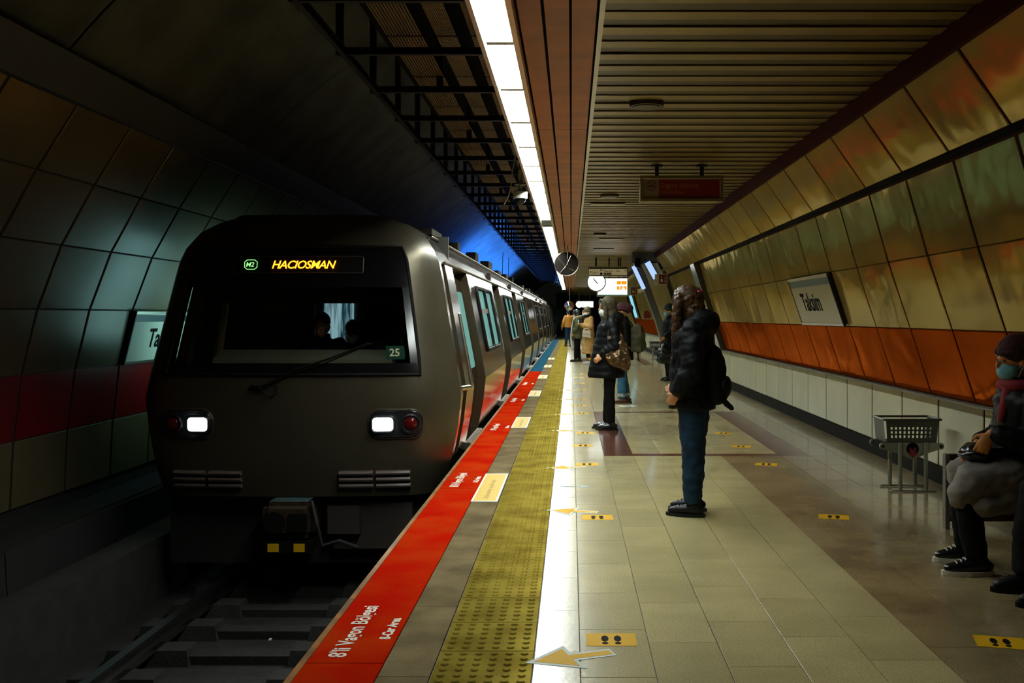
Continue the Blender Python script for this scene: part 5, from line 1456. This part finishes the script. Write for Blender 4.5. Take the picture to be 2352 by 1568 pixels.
# ---- 6..8 far travellers -------------------------------------------
J = base_joints(); J['ankL'] = Vector((.0, .12, .085)); J['ankR'] = Vector((.03, -.13, .085)); J['elbL'] = Vector((-.02, .27, 1.08)); J['wriL'] = Vector((.05, .30, .86))
p6, Hf, Rz = make_person('man in mustard jacket and blue jeans seen from behind near the platform edge', (-.13, 47.5, 0), PI / 2 + .45, 1.74, J, voxel=.015)
trousers(p6, J, m_jean, (.10, .075, .06)); shoe(p6, J, m_brownb); jacket(p6, J, m_mustard, .86, .14, .215, rs=(.075, .07, .058)); short_hair(p6, Hf, Rz, m_hairk)
J = base_joints()
p7, Hf, Rz = make_person('man in pale grey jacket past the mustard jacket man', (.16, 51.5, 0), PI / 2 + .2, 1.74, J, voxel=.015)
trousers(p7, J, m_leggin); shoe(p7, J, m_shoek); jacket(p7, J, m_greyj, .86, .14, .215); short_hair(p7, Hf, Rz, m_hairk)
J = base_joints(); J['hyaw'] = .3
p8, Hf, Rz = make_person('masked traveller in dark jacket and white shoes behind the camel coat woman', (.60, 44.5, 0), LEFT + .5, 1.70, J, voxel=.015)
trousers(p8, J, m_jeanl); shoe(p8, J, m_mask); jacket(p8, J, m_blackj, .82, .15, .21); short_hair(p8, Hf, Rz, mat('fair_brown_hair', (.10, .055, .02), .5)); mask(p8, Hf, Rz, m_mask)

# ---- 9 traveller behind the near woman -----------------------------
J = base_joints(); J['wriL'] = Vector((.20, .24, .98)); J['elbL'] = Vector((.02, .25, 1.1)); J['hdL'] = Vector((.5, 0, -1)); J['hyaw'] = .2
p9, Hf, Rz = make_person('traveller in black coat and dark cap half hidden behind the near woman', (2.17, 22.0, 0), LEFT + .25, 1.66, J, voxel=.013, skin=m_skin2)
trousers(p9, J, m_leggin); shoe(p9, J, m_shoek); jacket(p9, J, m_blackj, .70, .15, .21, .17, .22, name='coat'); mask(p9, Hf, Rz, m_maskb)
beanie(p9, Hf, Rz, mat('dark_green_knit', (.012, .05, .035), .8))
r = carried('handbag', 'black slouchy handbag held by the half hidden traveller', 'bag', p9)
bm = bmesh.new(); ball(bm, (.22, .25, .58), (.16, .09, .18), 16); ball(bm, (.22, .25, .48), (.18, .09, .10), 14); tube(bm, [(.22, .25, .7), (.22, .25, .80)], [.09, .05], 12); fuse('bag_body', bm, m_leather, .012, 3, r, fold=.012, fscale=10)
bm = bmesh.new(); tube(bm, [(.14, .25, .74), (.17, .25, .86), (.23, .25, .90), (.28, .25, .86), (.30, .25, .74)], .012, 6); mobj('handle', bm, m_leather, r)

# ---- seated people on the bench ------------------------------------
def seated_joints(dx=0.):
    J = base_joints()
    J['pel'] = Vector((-.05, 0, .56)); J['che'] = Vector((-.02, 0, .88)); J['nec'] = Vector((.0, 0, 1.045)); J['head'] = Vector((.05, 0, 1.165))
    for sd, s in (('L', 1), ('R', -1)):
        J['hip' + sd] = Vector((-.02, s * .09, .52)); J['knee' + sd] = Vector((.40, s * .11, .50)); J['ank' + sd] = Vector((.34, s * .12, .085))
        J['sho' + sd] = Vector((-.01, s * .17, .98)); J['elb' + sd] = Vector((.02, s * .24, .72)); J['wri' + sd] = Vector((.25, s * .12, .66)); J['hd' + sd] = Vector((.8, -s * .2, -.55)); J['hn' + sd] = Vector((-.4, -s * .2, -.8))
    J['curl'] = .7
    return J
J = seated_joints(); J['hyaw'] = .1; J['kneeL'] = Vector((.37, .10, .49)); J['ankL'] = Vector((.31, .12, .085)); J['kneeR'] = Vector((.30, -.16, .50)); J['ankR'] = Vector((.25, -.18, .085)); J['wriL'] = Vector((.25, .16, .78)); J['wriR'] = Vector((.24, -.05, .70)); J['hdL'] = Vector((.45, -.05, -.85)); J['hnL'] = Vector((-.35, -1, 0)); J['curl'] = .45
p10, Hf, Rz = make_person('seated person in maroon beanie and blue mask with grey skirt and black trainers', (2.545, 5.60, 0), LEFT, 1.66, J, voxel=.0058, smooth=2, skin=m_skin2)
trousers(p10, J, m_leggin, (.095, .068, .062))
shoe(p10, J, m_leather, sole=m_sole)
jacket(p10, J, m_blackc, .50, .155, .205, .19, .22, rs=(.082, .074, .058), fold=.010, voxel=.012)
bm = bmesh.new(); tube(bm, [(-.05, .10, .54), (.15, .105, .54), (.34, .10, .505), (.385, .105, .42)], [.125, .118, .104, .085], 14); tube(bm, [(-.05, -.10, .54), (.12, -.13, .54), (.28, -.16, .51)], [.125, .115, .10], 14); tube(bm, [(.0, 0, .52), (.26, 0, .49)], [.11, .08], 12); tube(bm, [(.02, .12, .45), (.30, .14, .38)], [.10, .07], 12)
fuse('skirt', bm, m_greyskirt, .013, 3, p10, fold=.012, fscale=9)
beanie(p10, Hf, Rz, m_maroonk, slouch=.05); mask(p10, Hf, Rz, m_maskb)
bm = bmesh.new(); tube(bm, [Vector((.02 + .09 * math.cos(a), .10 * math.sin(a), 1.03)) for a in [2 * PI * k / 14 for k in range(15)]], .035, 8); tube(bm, [(.10, .04, 1.02), (.14, .05, .85)], [.035, .03], 8); mobj('scarf', bm, mat('crimson_scarf', (.25, .008, .015), .8), p10, smooth=True)
r = carried('lap_bag', 'glossy black leather bag on the lap of the seated person', 'bag', p10)
bm = bmesh.new(); ball(bm, (.20, .02, .67), (.15, .15, .045), 16); ball(bm, (.28, .04, .645), (.10, .12, .038), 14); fuse('bag_body', bm, m_leather, .011, 3, r, fold=.016, fscale=14)
bm = bmesh.new(); tube(bm, [(.30, .12, .66), (.25, .16, .69), (.18, .16, .69)], .009, 6); mobj('handle', bm, m_leather, r)

J = seated_joints(); J['kneeL'] = Vector((.40, .13, .50)); J['ankL'] = Vector((.41, .14, .085)); J['ankR'] = Vector((.42, -.12, .085))
p11, Hf, Rz = make_person('second seated person in black at the right edge of the picture', (2.80, 5.02, 0), LEFT, 1.70, J, voxel=.013)
trousers(p11, J, m_leggin, (.11, .085, .085)); shoe(p11, J, m_shoek); jacket(p11, J, m_blackj, .50, .16, .21, .2, .23, rs=(.085, .08, .06)); short_hair(p11, Hf, Rz, m_hairk)

# ---- crew seen through the windscreen ------------------------------
def bust(label, x, y, z, cap, msk):
    J = seated_joints()
    o, Hf, Rz = make_person(label, (x, y, z), -PI / 2, 1.68, J, voxel=.014)
    trousers(o, J, m_leggin); jacket(o, J, m_leggin, .50, .15, .2)
    short_hair(o, Hf, Rz, m_hairk)
    if msk: mask(o, Hf, Rz, m_mask)
    return o
pd = bust('train driver silhouetted behind the windscreen', -2.60, 10.42, .14, True, False)
pp = bust('masked passenger glimpsed beside the train driver', -2.375, 10.86, .06, False, True)
